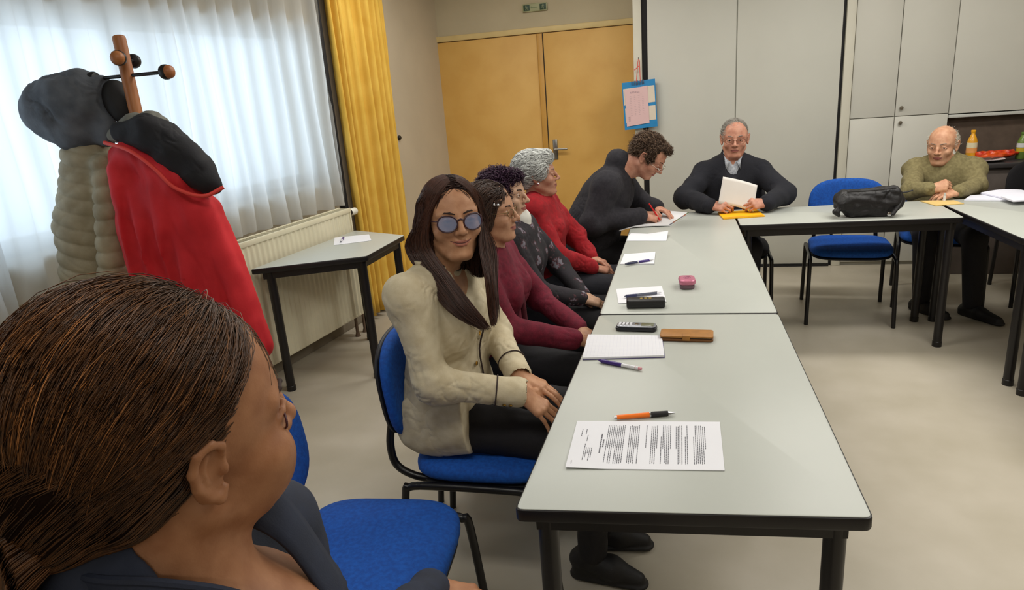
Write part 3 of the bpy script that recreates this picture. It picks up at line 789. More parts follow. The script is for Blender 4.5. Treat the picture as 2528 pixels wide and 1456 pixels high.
# black spectacle case with a gold crest
c_, az, L_ = frame_from((1546, 762), (1642, 760), T)
gc = thing('spectacle_case', 'black spectacle case with a gold crest in front of the lined sheet', 'case', (float(c_[0]), float(c_[1])+.018, T), az)
MB().prism(rrect(L_, .050, .010, 5), .0006, .034, .007, seg=3).build('shell', mat('case_black', (26, 24, 28), .42, .06, 60, .05, 300), gc)
MB().prism(rrect(L_*1.004, .0504, .010, 5), .0150, .0158).build('hinge_seam', M_black, gc)
mb = MB(); top_ = .0352
for sx in (-.016, 0, .016):
    pr = [(sx+.0068*math.cos(q)*(1 if k % 2 else .72), .0068*math.sin(q)*(1 if k % 2 else .72)) for k, q in enumerate(np.linspace(0, 2*PI, 13)[:-1])]
    mb.prism(pr, top_-.0012, top_)
mb.build('gold_crest', mat('crest_gold', (176, 150, 78), .4, .08, 80, metal=.3), gc)
# pink case
c_ = atz(1696, 713, T)
pk = thing('pink_case', 'small square metallic pink case alone on the long table', 'case', (float(c_[0]), float(c_[1])+.025, T), math.radians(4))
M_pk = mat('pink_metal', (204, 122, 148), .34, .06, 40, metal=.3)
MB().prism(rrect(.058, .078, .016, 6), .0006, .020, .006).build('base', mat('pink_grey', (120, 98, 108), .35, .06, 40, metal=.4), pk)
MB().prism(rrect(.066, .086, .020, 6), .018, .040, .009, seg=3).build('lid', M_pk, pk)
mb = MB(); ring = [(.014*math.cos(q), .014*math.sin(q), .0403) for q in np.linspace(0, 2*PI, 25)[:-1]]; mb.tube(ring, .0012, 6, closed=True); mb.tube([(x*.5, y*.5, z) for x, y, z in ring], .0010, 6, closed=True)
mb.build('embossed_ring', mat('pink_emboss', (186, 120, 146), .35, .05, 40, metal=.4), pk)
MB().tube([(-.018, .043, .03), (0, .0465, .033), (.018, .043, .03)], .003, 8).build('clasp', M_chrome, pk)
# sheets along the long table
s1, _, _ = quadsheet('paper_sheet', 'white lined sheet under the dark pen behind the spectacle case', 'paper', tp((1521, 714), (1634, 707), (1645, 747), (1527, 750)), T+.0008, lift=lambda a, b: .003*a*b)
a, b = tp((1541, 733), (1632, 723), z=T+.008)
rod('ballpoint_pen', 'grey and navy ballpoint pen on the lined sheet behind the spectacle case', a, b, T+.0102, [(0, .05, .002, .0045, M_steel, 'tip'), (.05, .34, .0066, .0058, M_navy, 'grip'), (.34, .88, .0056, .0054, M_steel, 'barrel'), (.88, 1, .0048, .003, M_clear, 'push_button')], clip=(.6, .9, .0052, M_clear))
s2, _, _ = quadsheet('paper_sheet', 'small white folded notepaper carrying a pen, third paper along the table from the spectacle case', 'paper', tp((1541, 630), (1618, 624), (1615, 653), (1531, 654)), T+.0008, .005)
s2['label'] = 'small white notepaper carrying a dark pen between the lined sheet and the folded sheet'
a, b = tp((1543, 651), (1614, 640), z=T+.012)
rod('ballpoint_pen', 'dark purple ballpoint pen with silver end on the small notepaper', a, b, T+.0112, [(0, .06, .003, .005, M_steel, 'push_button'), (.06, .42, .0054, .0056, M_navy, 'barrel'), (.42, .46, .0058, .0058, M_chrome, 'ring'), (.46, .84, .0056, .0054, M_purple, 'grip'), (.84, 1, .005, .0012, M_chrome, 'tip')], clip=(.08, .34, .005, M_chrome))
s3, _, _ = quadsheet('paper_sheet', 'white folded sheet standing slightly open in front of the writing man', 'paper', tp((1558, 576), (1650, 580), (1645, 595), (1547, 595)), T+.0008, lift=lambda a, b: .022*max(0, a-.45)*(1-b)*1.8+.008*(1-abs(2*b-1))*(1-a))
quadsheet('paper_sheet', 'white sheet beside a small pen on the side table', 'paper', [atz(x, y, T) for x, y in ((826, 587), (911, 579), (917, 594), (824, 606))], T+.0008)
a, b = [atz(x, y, T+.006) for x, y in ((848, 587), (841, 598))]
rod('ballpoint_pen', 'small purple and white pen on the sheet on the side table', a, b, T+.008, [(0, .5, .006, .006, M_purple, 'cap'), (.5, .9, .0052, .005, M_clear, 'barrel'), (.9, 1, .004, .001, M_steel, 'tip')])
# magazine under the writing hands
mg_, P, cen = quadsheet('magazine', 'open magazine with a white sheet the man in charcoal writes on', 'magazine', tp((1600, 522), (1702, 527), (1655, 558), (1528, 566)), T+.001, .004, lift=lambda a, b: -.012*max(0, .25-a)*4*b+.006*math.sin(PI*a), m_=mat('magazine_page', (226, 226, 228), .5, .02, 9))
mb = MB()
for k in range(6):
    q = [P[1]*(1-b)+P[2]*b-cen for b in (k/6, (k+1)/6)]
    d = (P[1]-P[0])*.035
    mb.add([(q[0][0]-d[0], q[0][1]-d[1], .0065), (q[0][0], q[0][1], .0055), (q[1][0], q[1][1], .0055), (q[1][0]-d[0], q[1][1]-d[1], .0065)], [(0, 3, 2, 1)], k % 3)
mb.build('printed_margin', [mat('print_green', (120, 134, 100), .5, .05, 40), mat('print_red', (150, 92, 70), .5, .05, 40), mat('print_grey', (110, 112, 124), .5, .05, 40)], mg_, smooth=False)
# yellow envelope
env, P, cen = quadsheet('envelope', 'bright yellow envelope lying in front of the reading man', 'envelope', tp((1772, 527), (1868, 520), (1888, 535), (1786, 542)), T+.001, .007, m_=mat('envelope_yellow', (252, 184, 8), .55, .03, 20))
q = [(P[0]*(1-a)+P[1]*a)*(1-b)+(P[3]*(1-a)+P[2]*a)*b-cen for a, b in ((.02, .9), (.98, .9), (.98, .96), (.02, .96))]
MB().add([(v[0], v[1], .0076) for v in q], [(0, 3, 2, 1)]).build('flap_edge', mat('envelope_edge', (226, 140, 10), .5, .03, 20), env, smooth=False)
# tan card and the white papers on the right
quadsheet('card_folder', 'buff card folder in front of the old man in the olive sweater', 'folder', tp((2270, 497), (2355, 496), (2380, 504), (2310, 509)), T+.001, .004, m_=mat('card_buff', (222, 190, 120), .6, .03, 15))
M_pap2 = mat('paper_cool', (232, 232, 244), .6, .01, 8)
for k, (lab, q) in enumerate((('white paper heap at the right edge, sheet spread lowest towards the old man', ((2395, 486), (2475, 479), (2520, 498), (2380, 496))), ('white curled paper lying uppermost on the heap at the right edge', ((2420, 483), (2520, 476), (2570, 488), (2470, 494))), ('white paper nearest the camera in the heap at the right edge', ((2470, 497), (2540, 490), (2600, 502), (2500, 508))))):
    quadsheet('paper_sheet', lab, 'paper', tp(*q), T+.001+.010*k, .008, m_=M_pap2, lift=(lambda a, b: .010*math.sin(PI*a)*(1-b)) if k == 1 else None)
a = atz(2331, 497, T)
mk = thing('marker', 'small white marker standing upright by the buff card folder', 'marker', (float(a[0]), float(a[1]), T+.005))
MB().tube([(0, 0, 0), (0, 0, .028)], .0075, 14).build('barrel', M_clear, mk)
MB().tube([(0, 0, .028), (0, 0, .036), (0, 0, .044)], [.0065, .006, .003], 14).build('cap', mat('cap_grey', (190, 190, 186), .4, .03, 30), mk)
mk.location.z = T+.0055
# ================================================================== PEOPLE: shared anatomy
def skin_mat(name, rgb, rgb2):
    return mat(name, rgb, .5, .04, 38, .06, 420, rgb2=rgb2, sss=.0, spec=.35, detail=6)
class Head:
    """local axes: x forward through the face, y to the person's left, z up; origin between the ears at eye level"""
    def __init__(s, c, az, pitch=0, roll=0, sc=1.0):
        a, p, r = math.radians(az), math.radians(pitch), math.radians(roll)
        F = np.array([math.cos(a)*math.cos(p), math.sin(a)*math.cos(p), -math.sin(p)])
        L = np.array([-math.sin(a), math.cos(a), 0.0]); U = np.cross(F, L)
        L, U = L*math.cos(r)+U*math.sin(r), U*math.cos(r)-L*math.sin(r)
        s.c = np.asarray(c, float); s.F, s.L, s.U, s.s = F, L, U, sc; s.B = np.stack([F, L, U])
    def P(s, x, y, z): return s.c+s.s*(s.F*x+s.L*y+s.U*z)
    def loc(s, Q): return ((np.asarray(Q)-s.c) @ s.B.T)/s.s
    def dirw(s, v): return nrm(v[0]*s.F+v[1]*s.L+v[2]*s.U)
    def R(s, tilt_x=0, tilt_y=0, tilt_z=0):
        M = np.array((Matrix.Rotation(tilt_z, 3, 'Z') @ Matrix.Rotation(tilt_y, 3, 'Y') @ Matrix.Rotation(tilt_x, 3, 'X')))
        return (M.T) @ s.B
def add_head(S, H, nb, neck=.052, jaw=1.0, nose=1.0, smile=0.0, cheek=1.0, ears=True, wide=1.0, chin=1.0, lips=1.0, eyes=True, neckb=None):
    P, s, B = H.P, H.s, H.B
    w_ = wide
    S.ell(P(-.018, 0, .030), np.array([.096, .0755*w_, .084])*s, B, .02*s)
    S.ell(P(.022, 0, .012), np.array([.064, .064*w_, .088])*s, B, .03*s)
    S.ell(P(.026, 0, -.058), np.array([.052, .052*w_*jaw, .056])*s, B, .03*s)
    S.ell(P(.068, 0, -.098*1), np.array([.022*chin, .024*jaw, .017])*s, B, .022*s)
    for y in (-1, 1):
        S.cone(P(-.004, y*.056*w_*jaw, -.055), P(.06, y*.022*jaw, -.100), .014*s, .013*s, .022*s)
        S.ell(P(.055, y*.043*w_, -.030), np.array([.026, .020*cheek, .020])*s, B, .022*s)
        S.cone(P(.079, y*.012, .020), P(.064, y*.048*w_, .020), .009*s, .008*s, .014*s)
    S.ell(P(.063, 0, -.058), np.array([.026, .032, .026])*s, B, .022*s)
    if eyes:
        for y in (-1, 1):
            S.ell(P(.094, y*.0335*w_, .0), np.array([.016, .0165, .0105])*s, B, .012*s, sub=True)
            e = P(.0735, y*.0325*w_, 0)
            S.path([P(.0775, y*.0185, -.0015), P(.0862, y*.026, .0052), P(.0872, y*.034, .0062), P(.0810, y*.043, .0035), P(.0745, y*.0485, -.001)], [.0022*s, .0030*s, .0032*s, .0030*s, .0022*s], .004*s)
            S.path([P(.0775, y*.0185, -.0025), P(.0845, y*.027, -.0072), P(.0845, y*.036, -.0076), P(.0775, y*.0455, -.004)], [.002*s, .0026*s, .0026*s, .002*s], .005*s)
    # nose
    n = nose
    S.path([P(.0835, 0, .016), P(.0915+.004*n, 0, -.006), P(.100+.008*n, 0, -.026)], [.0068*s, .0072*s, .0092*s], .010*s)
    S.ell(P(.101+.008*n, 0, -.030), np.array([.0105, .0105, .0095])*s, B, .007*s)
    for y in (-1, 1):
        S.ell(P(.093+.003*n, y*.0135, -.0335), np.array([.0115, .0072, .0082])*s, B, .006*s)
        S.ell(P(.101+.004*n, y*.0068, -.0410), np.array([.0055, .0034, .0035])*s, B, .003*s, sub=True)
    # lips and mouth
    q = smile
    mc = -.0605+.004*q; hw = .0235+.0045*q
    S.path([P(.0815-.004*q, hw, mc), P(.0905, .012, -.0570), P(.0925, 0, -.0580), P(.0905, -.012, -.0570), P(.0815-.004*q, -hw, mc)], [.0022*s, .0042*s*lips, .0042*s*lips, .0042*s*lips, .0022*s], .0045*s)
    S.path([P(.0815-.004*q, hw*.9, mc-.002), P(.0900, .011, -.0670), P(.0915, 0, -.0678), P(.0900, -.011, -.0670), P(.0815-.004*q, -hw*.9, mc-.002)], [.0022*s, .0046*s*lips, .0050*s*lips, .0046*s*lips, .0022*s], .0045*s)
    S.path([P(.0840-.004*q, hw*1.08, mc+.0016*q), P(.0955, .012, -.0618), P(.0968, 0, -.0620), P(.0955, -.012, -.0618), P(.0840-.004*q, -hw*1.08, mc+.0016*q)], [.0018*s, .0024*s, .0026*s, .0024*s, .0018*s], .003*s, sub=True)
    if q > 0:
        for y in (-1, 1):
            S.path([P(.0985, y*.0215, -.034), P(.0925, y*.033, -.048), P(.083, y*.036, -.064)], [.0024*s, .0024*s, .0016*s], .008*s, sub=True)
    if ears:
        for y in (-1, 1): add_ear(S, H, y, w_)
    # neck
    a = P(-.030, 0, -.040); nb = np.asarray(nb, float)
    S.cone(a, nb, neck*s, neck*1.1*s, .025)
    S.cone(P(.015, 0, -.085), nb+H.F*.012, .036*s, neck*.9*s, .03)
def add_ear(S, H, y, w_=1.0, det=1.0):
    P, s = H.P, H.s; yy = .0735*w_
    Be = H.R(0, 0, y*-.35)
    S.ell(P(-.010, y*(yy+.004), -.006), np.array([.0175, .0062, .030])*s, Be, .006*s)
    rim = [(.004, .004, .004), (.001, .010, .020), (-.010, .0145, .0275), (-.022, .0155, .022), (-.0265, .0150, .006), (-.022, .0120, -.012), (-.012, .0085, -.026), (-.002, .005, -.0335), (.004, .003, -.026)]
    S.path([P(x, y*(yy+d), z) for x, d, z in rim], np.array([.0028, .0036, .0040, .0042, .0040, .0038, .0046, .0058, .0040])*s, .003*s)
    S.ell(P(-.007, y*(yy+.0125), -.003), np.array([.0105, .0065, .0150])*s, Be, .004*s, sub=True)
    S.path([P(-.012, y*(yy+.010), .016), P(-.017, y*(yy+.0105), .004), P(-.012, y*(yy+.009), -.012)], np.array([.0026, .003, .0026])*s, .003*s)
    S.ell(P(.0035, y*(yy+.006), -.005), np.array([.0045, .0045, .007])*s, Be, .003*s)
def lips_pick(H, smile=0.0):
    def f(cen):
        q = H.loc(cen); x, y, z = q[:, 0], q[:, 1], q[:, 2]
        up = -.0535-.0065*(np.abs(y)/.026)**1.5-.0012*np.exp(-(y/.004)**2)+.004*smile*(np.abs(y)/.026)**2
        dn = -.0735+.011*(np.abs(y)/.026)**2+.004*smile*(np.abs(y)/.026)**2
        return ((x > .080) & (z < up) & (z > dn) & (np.abs(y) < .0255+.004*smile)).astype(int)
    return f
def eyes(H, root, iris=(70, 44, 26), w_=1.0, gaze=(1, 0, 0), size=.0122):
    Mw = mat('eye_white', (214, 206, 198), .25, .02, 20); Mi = mat('iris_%d_%d_%d' % iris, iris, .25, .1, 60); Mp = mat('pupil', (8, 8, 8), .15, .05, 20)
    for y in (-1, 1):
        c = H.P(.0722, y*.0325*w_, 0); g = H.dirw(gaze); r = size*H.s
        seg, rg = 20, 14; mb = MB(); a = nrm(np.cross(g, [0.1, .2, 1.0])); b = np.cross(g, a)
        v = [c+g*r]; f = []
        for i in range(1, rg):
            th = PI*(i/rg)**1.25*.98
            for j in range(seg):
                ph = 2*PI*j/seg; v.append(c+r*(g*math.cos(th)+(a*math.cos(ph)+b*math.sin(ph))*math.sin(th)))
        mi = []
        for j in range(seg): f.append((0, 1+j, 1+(j+1) % seg)); mi.append(2)
        for i in range(rg-2):
            th = PI*((i+1.5)/rg)**1.25
            for j in range(seg):
                f.append((1+i*seg+j, 1+(i+1)*seg+j, 1+(i+1)*seg+(j+1) % seg, 1+i*seg+(j+1) % seg)); mi.append(2 if th < .22 else 1 if th < .50 else 0)
        mb.v = [tuple(p) for p in v]; mb.f = f; mb.mi = mi
        mb.build('eye', [Mw, Mi, Mp], root, angle=180)
def brows(H, root, material, w_=1.0, th=.0019, arch=.004, zz=.0225, x0=.0035):
    mouth_line(H, root, 1.0 if x0 > .004 else 0.0)
    for y in (-1, 1):
        S = SDF(); S.path([H.P(.0870+x0, y*.013, zz-.002), H.P(.0855+x0, y*.026, zz+arch*.8), H.P(.0775+x0, y*.039*w_, zz+arch), H.P(.066+x0, y*.051*w_, zz-.003)], np.array([th*1.1, th*1.25, th, th*.6])*H.s, .003)
        S.obj('eyebrow', material, root, h=.0011*H.s)
def glasses(H, root, material, lens=None, w_=1.0, rx=.024, rz=.022, th=.0019, drop=-.003, fx=.098, flat=False, temple=True, cat_eye=0.0, sep=.034):
    """spectacles as one part with its lenses as sub-parts"""
    mb = MB(); P = H.P; rings = []
    for y in (-1, 1):
        ring = []
        for k in range(28):
            a = 2*PI*k/28; e = 1.0
            cx, cz = math.copysign(abs(math.cos(a))**e, math.cos(a)), math.copysign(abs(math.sin(a))**e, math.sin(a))
            yo = y*sep+rx*cx; zo = drop+rz*cz+cat_eye*max(0, y*cx)*max(0, cz)
            ring.append(P(fx-.9*yo*yo*3.0, yo, zo))
        rings.append(ring)
        if flat: mb.tube([ring[k] for k in list(range(14, 28))+[0]], th*H.s*.6, 8)
        else: mb.tube(ring, th*H.s, 8, closed=True)
    mb.tube([P(fx-.001, sep-rx, drop+rz*.35), P(fx+.0015, 0, drop+rz*.5), P(fx-.001, -sep+rx, drop+rz*.35)], th*H.s, 8)
    if temple:
        for y in (-1, 1):
            yo = y*(sep+rx)
            mb.tube([P(fx-2.7*yo*yo, yo, drop+rz*.45), P(.055, y*.073*w_, drop+rz*.42), P(.0, y*.0785*w_, .008), P(-.018, y*.078*w_, -.008)], th*H.s*.9, 8)
    fr = mb.build('glasses', material, root, angle=80)
    if lens:
        for ring in rings:
            c = sum(ring)/len(ring); m2 = MB(); m2.add([c+H.F*.0012]+ring, [(0, 1+k, 1+(k+1) % 28) for k in range(28)]); m2.build('lens', lens, fr, angle=180)
    return fr
def hand(S, W, D, N, right, curl=(.3, .35, .4, .45), spread=.06, sc=1.0, thumb=(.75, .45, .35), tb=.25, k=.010, fl=1.0):
    """palm, four bent fingers and a thumb, growing out of the wrist W along D with the back of the hand along N"""
    D = nrm(D); N = nrm(np.asarray(N, float)-D*(np.asarray(N, float)@D)); Tt = np.cross(N, D)*(1 if right else -1); W = np.asarray(W, float)
    kn = [(.0900, .0275), (.0940, .0085), (.0890, -.0100), (.0800, -.0270)]
    ln = [(.042, .025, .021), (.046, .029, .022), (.042, .027, .021), (.033, .020, .018)]
    rr = [.0088, .0090, .0085, .0076]
    S.cone(W-D*.02*sc, W+D*.025*sc, .0245*sc, .0235*sc, .012, flat=(N, 1.35))
    for i in range(4):
        K = W+(D*kn[i][0]+Tt*kn[i][1]-N*.0035*abs(i-1.3))*sc
        S.cone(W+(D*.012+Tt*kn[i][1]*.55)*sc, K, .0140*sc, .0112*sc, .012*sc)
        S.ell(K+N*.002*sc, np.array([.0105]*3)*sc, None, .006*sc)
        a = 0.0; p = K; c = curl[i]
        for j in range(3):
            a += c*(1.0, 1.15, .75)[j]
            d = nrm(D*math.cos(a)-N*math.sin(a)+Tt*spread*(1.4, .4, -.4, -1.4)[i])
            q = p+d*ln[i][j]*sc*fl
            S.cone(p, q, rr[i]*(1-.09*j)*sc, rr[i]*(1-.09*(j+1))*sc, .0022*sc); p = q
    B0 = W+(D*.022+Tt*.020-N*.004)*sc
    d1 = nrm(D*(1-thumb[0]*.45)+Tt*thumb[0]-N*tb); q1 = B0+d1*.043*sc
    d2 = nrm(D*1+Tt*thumb[1]-N*tb*1.2); q2 = q1+d2*.033*sc
    d3 = nrm(D*1+Tt*(thumb[1]-thumb[2])-N*tb*1.3); q3 = q2+d3*.026*sc
    S.cone(W+(D*.012+Tt*.008)*sc, q1, .0155*sc, .0118*sc, .010*sc); S.cone(q1, q2, .0108*sc, .0098*sc, .003*sc); S.cone(q2, q3, .0096*sc, .0078*sc, .003*sc)
    return p
def lerp(a, b, t): return np.asarray(a, float)*(1-t)+np.asarray(b, float)*t
def pose(pel, nb, az=0, sh=.165, hip=.085, drop=.035, thigh=.42, kz=.50, knees=None, shin=.02, feet=None, legsp=1.0):
    """a seated skeleton; joints are overwritten by the caller where the photo shows them"""
    a = math.radians(az); F = np.array([math.cos(a), math.sin(a), 0]); L = np.array([-math.sin(a), math.cos(a), 0]); pel = np.asarray(pel, float); nb = np.asarray(nb, float)
    J = dict(pel=pel, nb=nb, F=F, L=L)
    for s, n in ((1, 'L'), (-1, 'R')):
        J['sh'+n] = nb+L*s*sh-np.array([0, 0, drop])
        J['hip'+n] = pel+L*s*hip-np.array([0, 0, .015])
        k = pel+F*thigh+L*s*hip*1.15*legsp; k[2] = kz; J['kn'+n] = k
        an = k+F*shin; an[2] = .085; J['an'+n] = an
    return J
def torso(S, J, pelr=.175, wai=.15, che=.16, dep=1.45, shr=.058, k=.04, bust=0.0, belly=0.0, off=0.0, trap=.05):
    up = nrm(J['nb']-J['pel']); Lb = nrm(J['shL']-J['shR']); Fb = nrm(np.cross(Lb, up)); Bb = np.stack([Fb, Lb, up])
    J['Fb'], J['up'] = Fb, up
    p, n = J['pel'], J['nb']; d = np.linalg.norm(n-p)
    wv, cv = lerp(p, n, .36), lerp(p, n, .67)
    S.cone(p, wv, pelr+off, wai+off, k, flat=(Fb, dep)); S.cone(wv, cv, wai+off, che+off, k, flat=(Fb, dep))
    S.cone(lerp(p, n, .86)+Lb*.05, lerp(p, n, .86)-Lb*.05, .085+off, .085+off, k, flat=(Fb, 1.1))
    for s in 'LR':
        S.cone(lerp(n, p, .06), J['sh'+s], trap+off, shr*.9+off, k*1.2); S.cone(lerp(cv, J['sh'+s], .5), J['sh'+s], .075+off, shr+off, k)
    if bust:
        for s in (1, -1): S.ell(lerp(p, n, .63)+Fb*(che/dep*.72)+Lb*s*.068, np.array([bust, bust*.95, bust*1.05])+off, Bb, .065)
    if belly: S.ell(lerp(p, n, .24)+Fb*(wai/dep*.55), np.array([belly, wai*.85, belly*1.25])+off, Bb, .05)
def arms(S, J, ru=.054, re=.044, rw=.034, k=.025, sides='LR', rip=0.0, upto=1.0):
    for s in sides:
        a, e, w_ = J['sh'+s], J['el'+s], lerp(J['el'+s], J['wr'+s], upto)
        S.cone(a, e, ru, re, k, rip=(rip, 16, .4) if rip else None)
        S.ell(e, np.array([re]*3)*1.02, None, k*.6)
        S.cone(e, w_, re*.98, rw, k*.7, rip=(rip, 19, 1.4) if rip else None)
def legs(S, J, rh=.085, rk=.060, ra=.042, k=.03):
    for s in 'LR':
        S.cone(J['hip'+s], J['kn'+s], rh, rk, k); S.cone(J['kn'+s], J['an'+s], rk, ra, k*.8)
def shoe(J, s, material, root, az=None, heel=.0, L_=.25, name='shoe', wedge=False):
    an = J['an'+s]; a = az if az is not None else math.atan2(J['F'][1], J['F'][0]); F = np.array([math.cos(a), math.sin(a), 0])
    S = SDF(); b = an*np.array([1, 1, 0])
    S.cone(b-F*.045+[0, 0, .034+heel], b+F*.06+[0, 0, .036+heel*.4], .036, .040, .02, flat=(np.array([0, 0, 1.0]), 1.0))
    S.cone(b+F*.06+[0, 0, .036+heel*.4], b+F*(L_-.09)+[0, 0, .026], .040, .026, .02); S.cone(b-F*.02+[0, 0, .04+heel], an+[0, 0, .035], .038, .044, .02)
    S.cone(b-F*.045+[0, 0, .012], b+F*(L_-.09)+[0, 0, .012], .036, .036, .006, flat=(np.array([0, 0, 1.0]), 2.6))
    if wedge: S.cone(b-F*.04+[0, 0, .03], b+F*.03+[0, 0, .02], .034, .03, .01)
    S.half((0, 0, .0015), (0, 0, -1), .002)
    return S.obj(name, material, root, h=.0045)
def skin_body(S, J, sc=1.0):
    """the body under the clothes, slimmer than they are"""
    torso(S, J, .15, .125, .135, 1.5, .045, trap=.042); arms(S, J, .042, .034, .024, .02); legs(S, J, .068, .048, .034)
def settle(root, base):
    """move the origin of a figure to the floor below its seat"""
    base = Vector([float(b) for b in base]); T_ = Matrix.Translation(-base)
    def rec(o):
        if o.type == 'MESH': o.data.transform(T_)
        for c in o.children: rec(c)
    rec(root); root.location = base
def scalp(H, n, seed, zmin=-.03, face=True, ell=((-.018, 0, .030), (.100, .080, .089))):
    """random root points on the hair-bearing part of the head, in head axes: centre direction unit vectors"""
    r = np.random.RandomState(seed); out = []
    c = np.array(ell[0]); a = np.array(ell[1])
    while len(out) < n:
        d = r.normal(size=3); d /= np.linalg.norm(d); p = c+d*a
        if p[2] < zmin: continue
        if face and p[0] > .045 and p[2] < .085: continue
        if face and p[0] > .0 and p[2] < .02+p[0]*.3: continue
        out.append(d)
    return np.array(out)
def to_world(H, Q): return H.c+H.s*(Q @ H.B)

def mesh_roots(base, n, seed):
    """random points with normals on the hair base"""
    me = base.data; v = np.empty(len(me.vertices)*3, np.float32); me.vertices.foreach_get('co', v); v = v.reshape(-1, 3).astype(float)
    f = np.empty(len(me.loops), np.int32); me.loops.foreach_get('vertex_index', f); f = f.reshape(-1, 4); nn = vnorm(v, f)
    i = np.random.RandomState(seed).choice(len(v), n); return v[i], nn[i]
def tufts(name, H, base, n_, m_, seed, length=.03, r0=.0009, sweep=(-1, 0, -.3), curl=.0, lift=.012, tint=(.1, .5), n=8, jit=.35, keep=None):
    """short hair: each tuft leaves the scalp and bends along the sweep direction (head axes)"""
    r = np.random.RandomState(seed); p_, q_ = mesh_roots(base, n_, seed); L0 = H.loc(p_); P = []; tt = []; s = H.s
    for p, no, l in zip(p_, q_, L0):
        if keep is not None and not keep(l): continue
        sv = np.array(sweep(l) if callable(sweep) else sweep, float)+r.normal(size=3)*jit; sw = H.dirw(sv); sw = sw-no*(sw@no)*.9; sw = nrm(sw)
        L = length*s*r.uniform(.7, 1.25); side = np.cross(no, sw); ph = r.uniform(0, 6.28); q = []; lf = lift*s*r.uniform(.5, 1.1)
        for k in range(n):
            t = k/(n-1); q.append(p-no*.001+sw*L*t+no*lf*math.sin(min(1, t*1.2)*PI*.62)+curl*s*(side*math.sin(ph+t*9)+no*math.cos(ph+t*9))*t)
        P.append(q); tt.append(r.uniform(*tint))
    return strands(name, np.array(P), r0, m_, base, tt)
def cloth(seed, a=.0022, wl=.10, b=.0022, wl2=.045, stretch=(1, 1, 1)):
    f1 = folds(seed, a, wl, 7, stretch); r = np.random.RandomState(seed+99); K = r.normal(size=(6, 3)); K = K/np.linalg.norm(K, axis=1, keepdims=True)*2*PI/wl2*r.uniform(.5, 1.1, (6, 1))*.5; ph = r.uniform(0, 6, 6); M = folds(seed+7, 1.0, .16, 5)
    def fn(p):
        o = f1(p); wv = M(p); g = np.clip(M(p*1.0+.37), 0, 1.2)
        for i in range(6): o = o-b*(1-np.abs(np.sin(p@K[i]+ph[i]+1.6*wv)))**4*g*.8
        return o
    return fn

def flow_strands(name, S, H, roots, dirfn, length, r0, m_, parent, seed, off=(.0008, .004), tint=(.1, .5), steps=12, jit=.12, end=0.0):
    """hair lying on the surface of S: each strand walks along dirfn (head axes) and is drawn back to the surface"""
    r = np.random.RandomState(seed); p = np.array(roots); n = len(p); L = length*H.s*r.uniform(.7, 1.15, n); o = r.uniform(off[0], off[1], n); jv = r.normal(size=(n, 3))*jit; P = []
    for k in range(steps):
        g = S.grad(p); d = S.ev(p); p = p-g*(d-o*(1+end*k/steps))[:, None]*.9; P.append(p.copy())
        l = H.loc(p); dv = dirfn(l)+jv; w_ = dv @ H.B; w_ = w_-g*(w_*g).sum(1)[:, None]; w_ /= np.linalg.norm(w_, axis=1)[:, None]+1e-9
        p = p+w_*(L/steps)[:, None]
    return strands(name, np.array(P).transpose(1, 0, 2), r0, m_, parent, r.uniform(tint[0], tint[1], n)**1.3)
def mouth_line(H, root, smile=0.0):  # dark tube stands in for the shade in the shallow lip groove
    q = smile; mc = -.0605+.004*q; hw = .0235+.0045*q
    MB().tube(smoothpath([H.P(.0832-.004*q, hw*1.06, mc+.0022*q), H.P(.0905, .0135, -.0612+.0006*q), H.P(.0930, .004, -.0620), H.P(.0930, -.004, -.0620), H.P(.0905, -.0135, -.0612+.0006*q), H.P(.0832-.004*q, -hw*1.06, mc+.0022*q)], 5), .00135*H.s, 8).build('mouth_line', mat('mouth_dark', (92, 44, 38), .6, .05, 60), root)
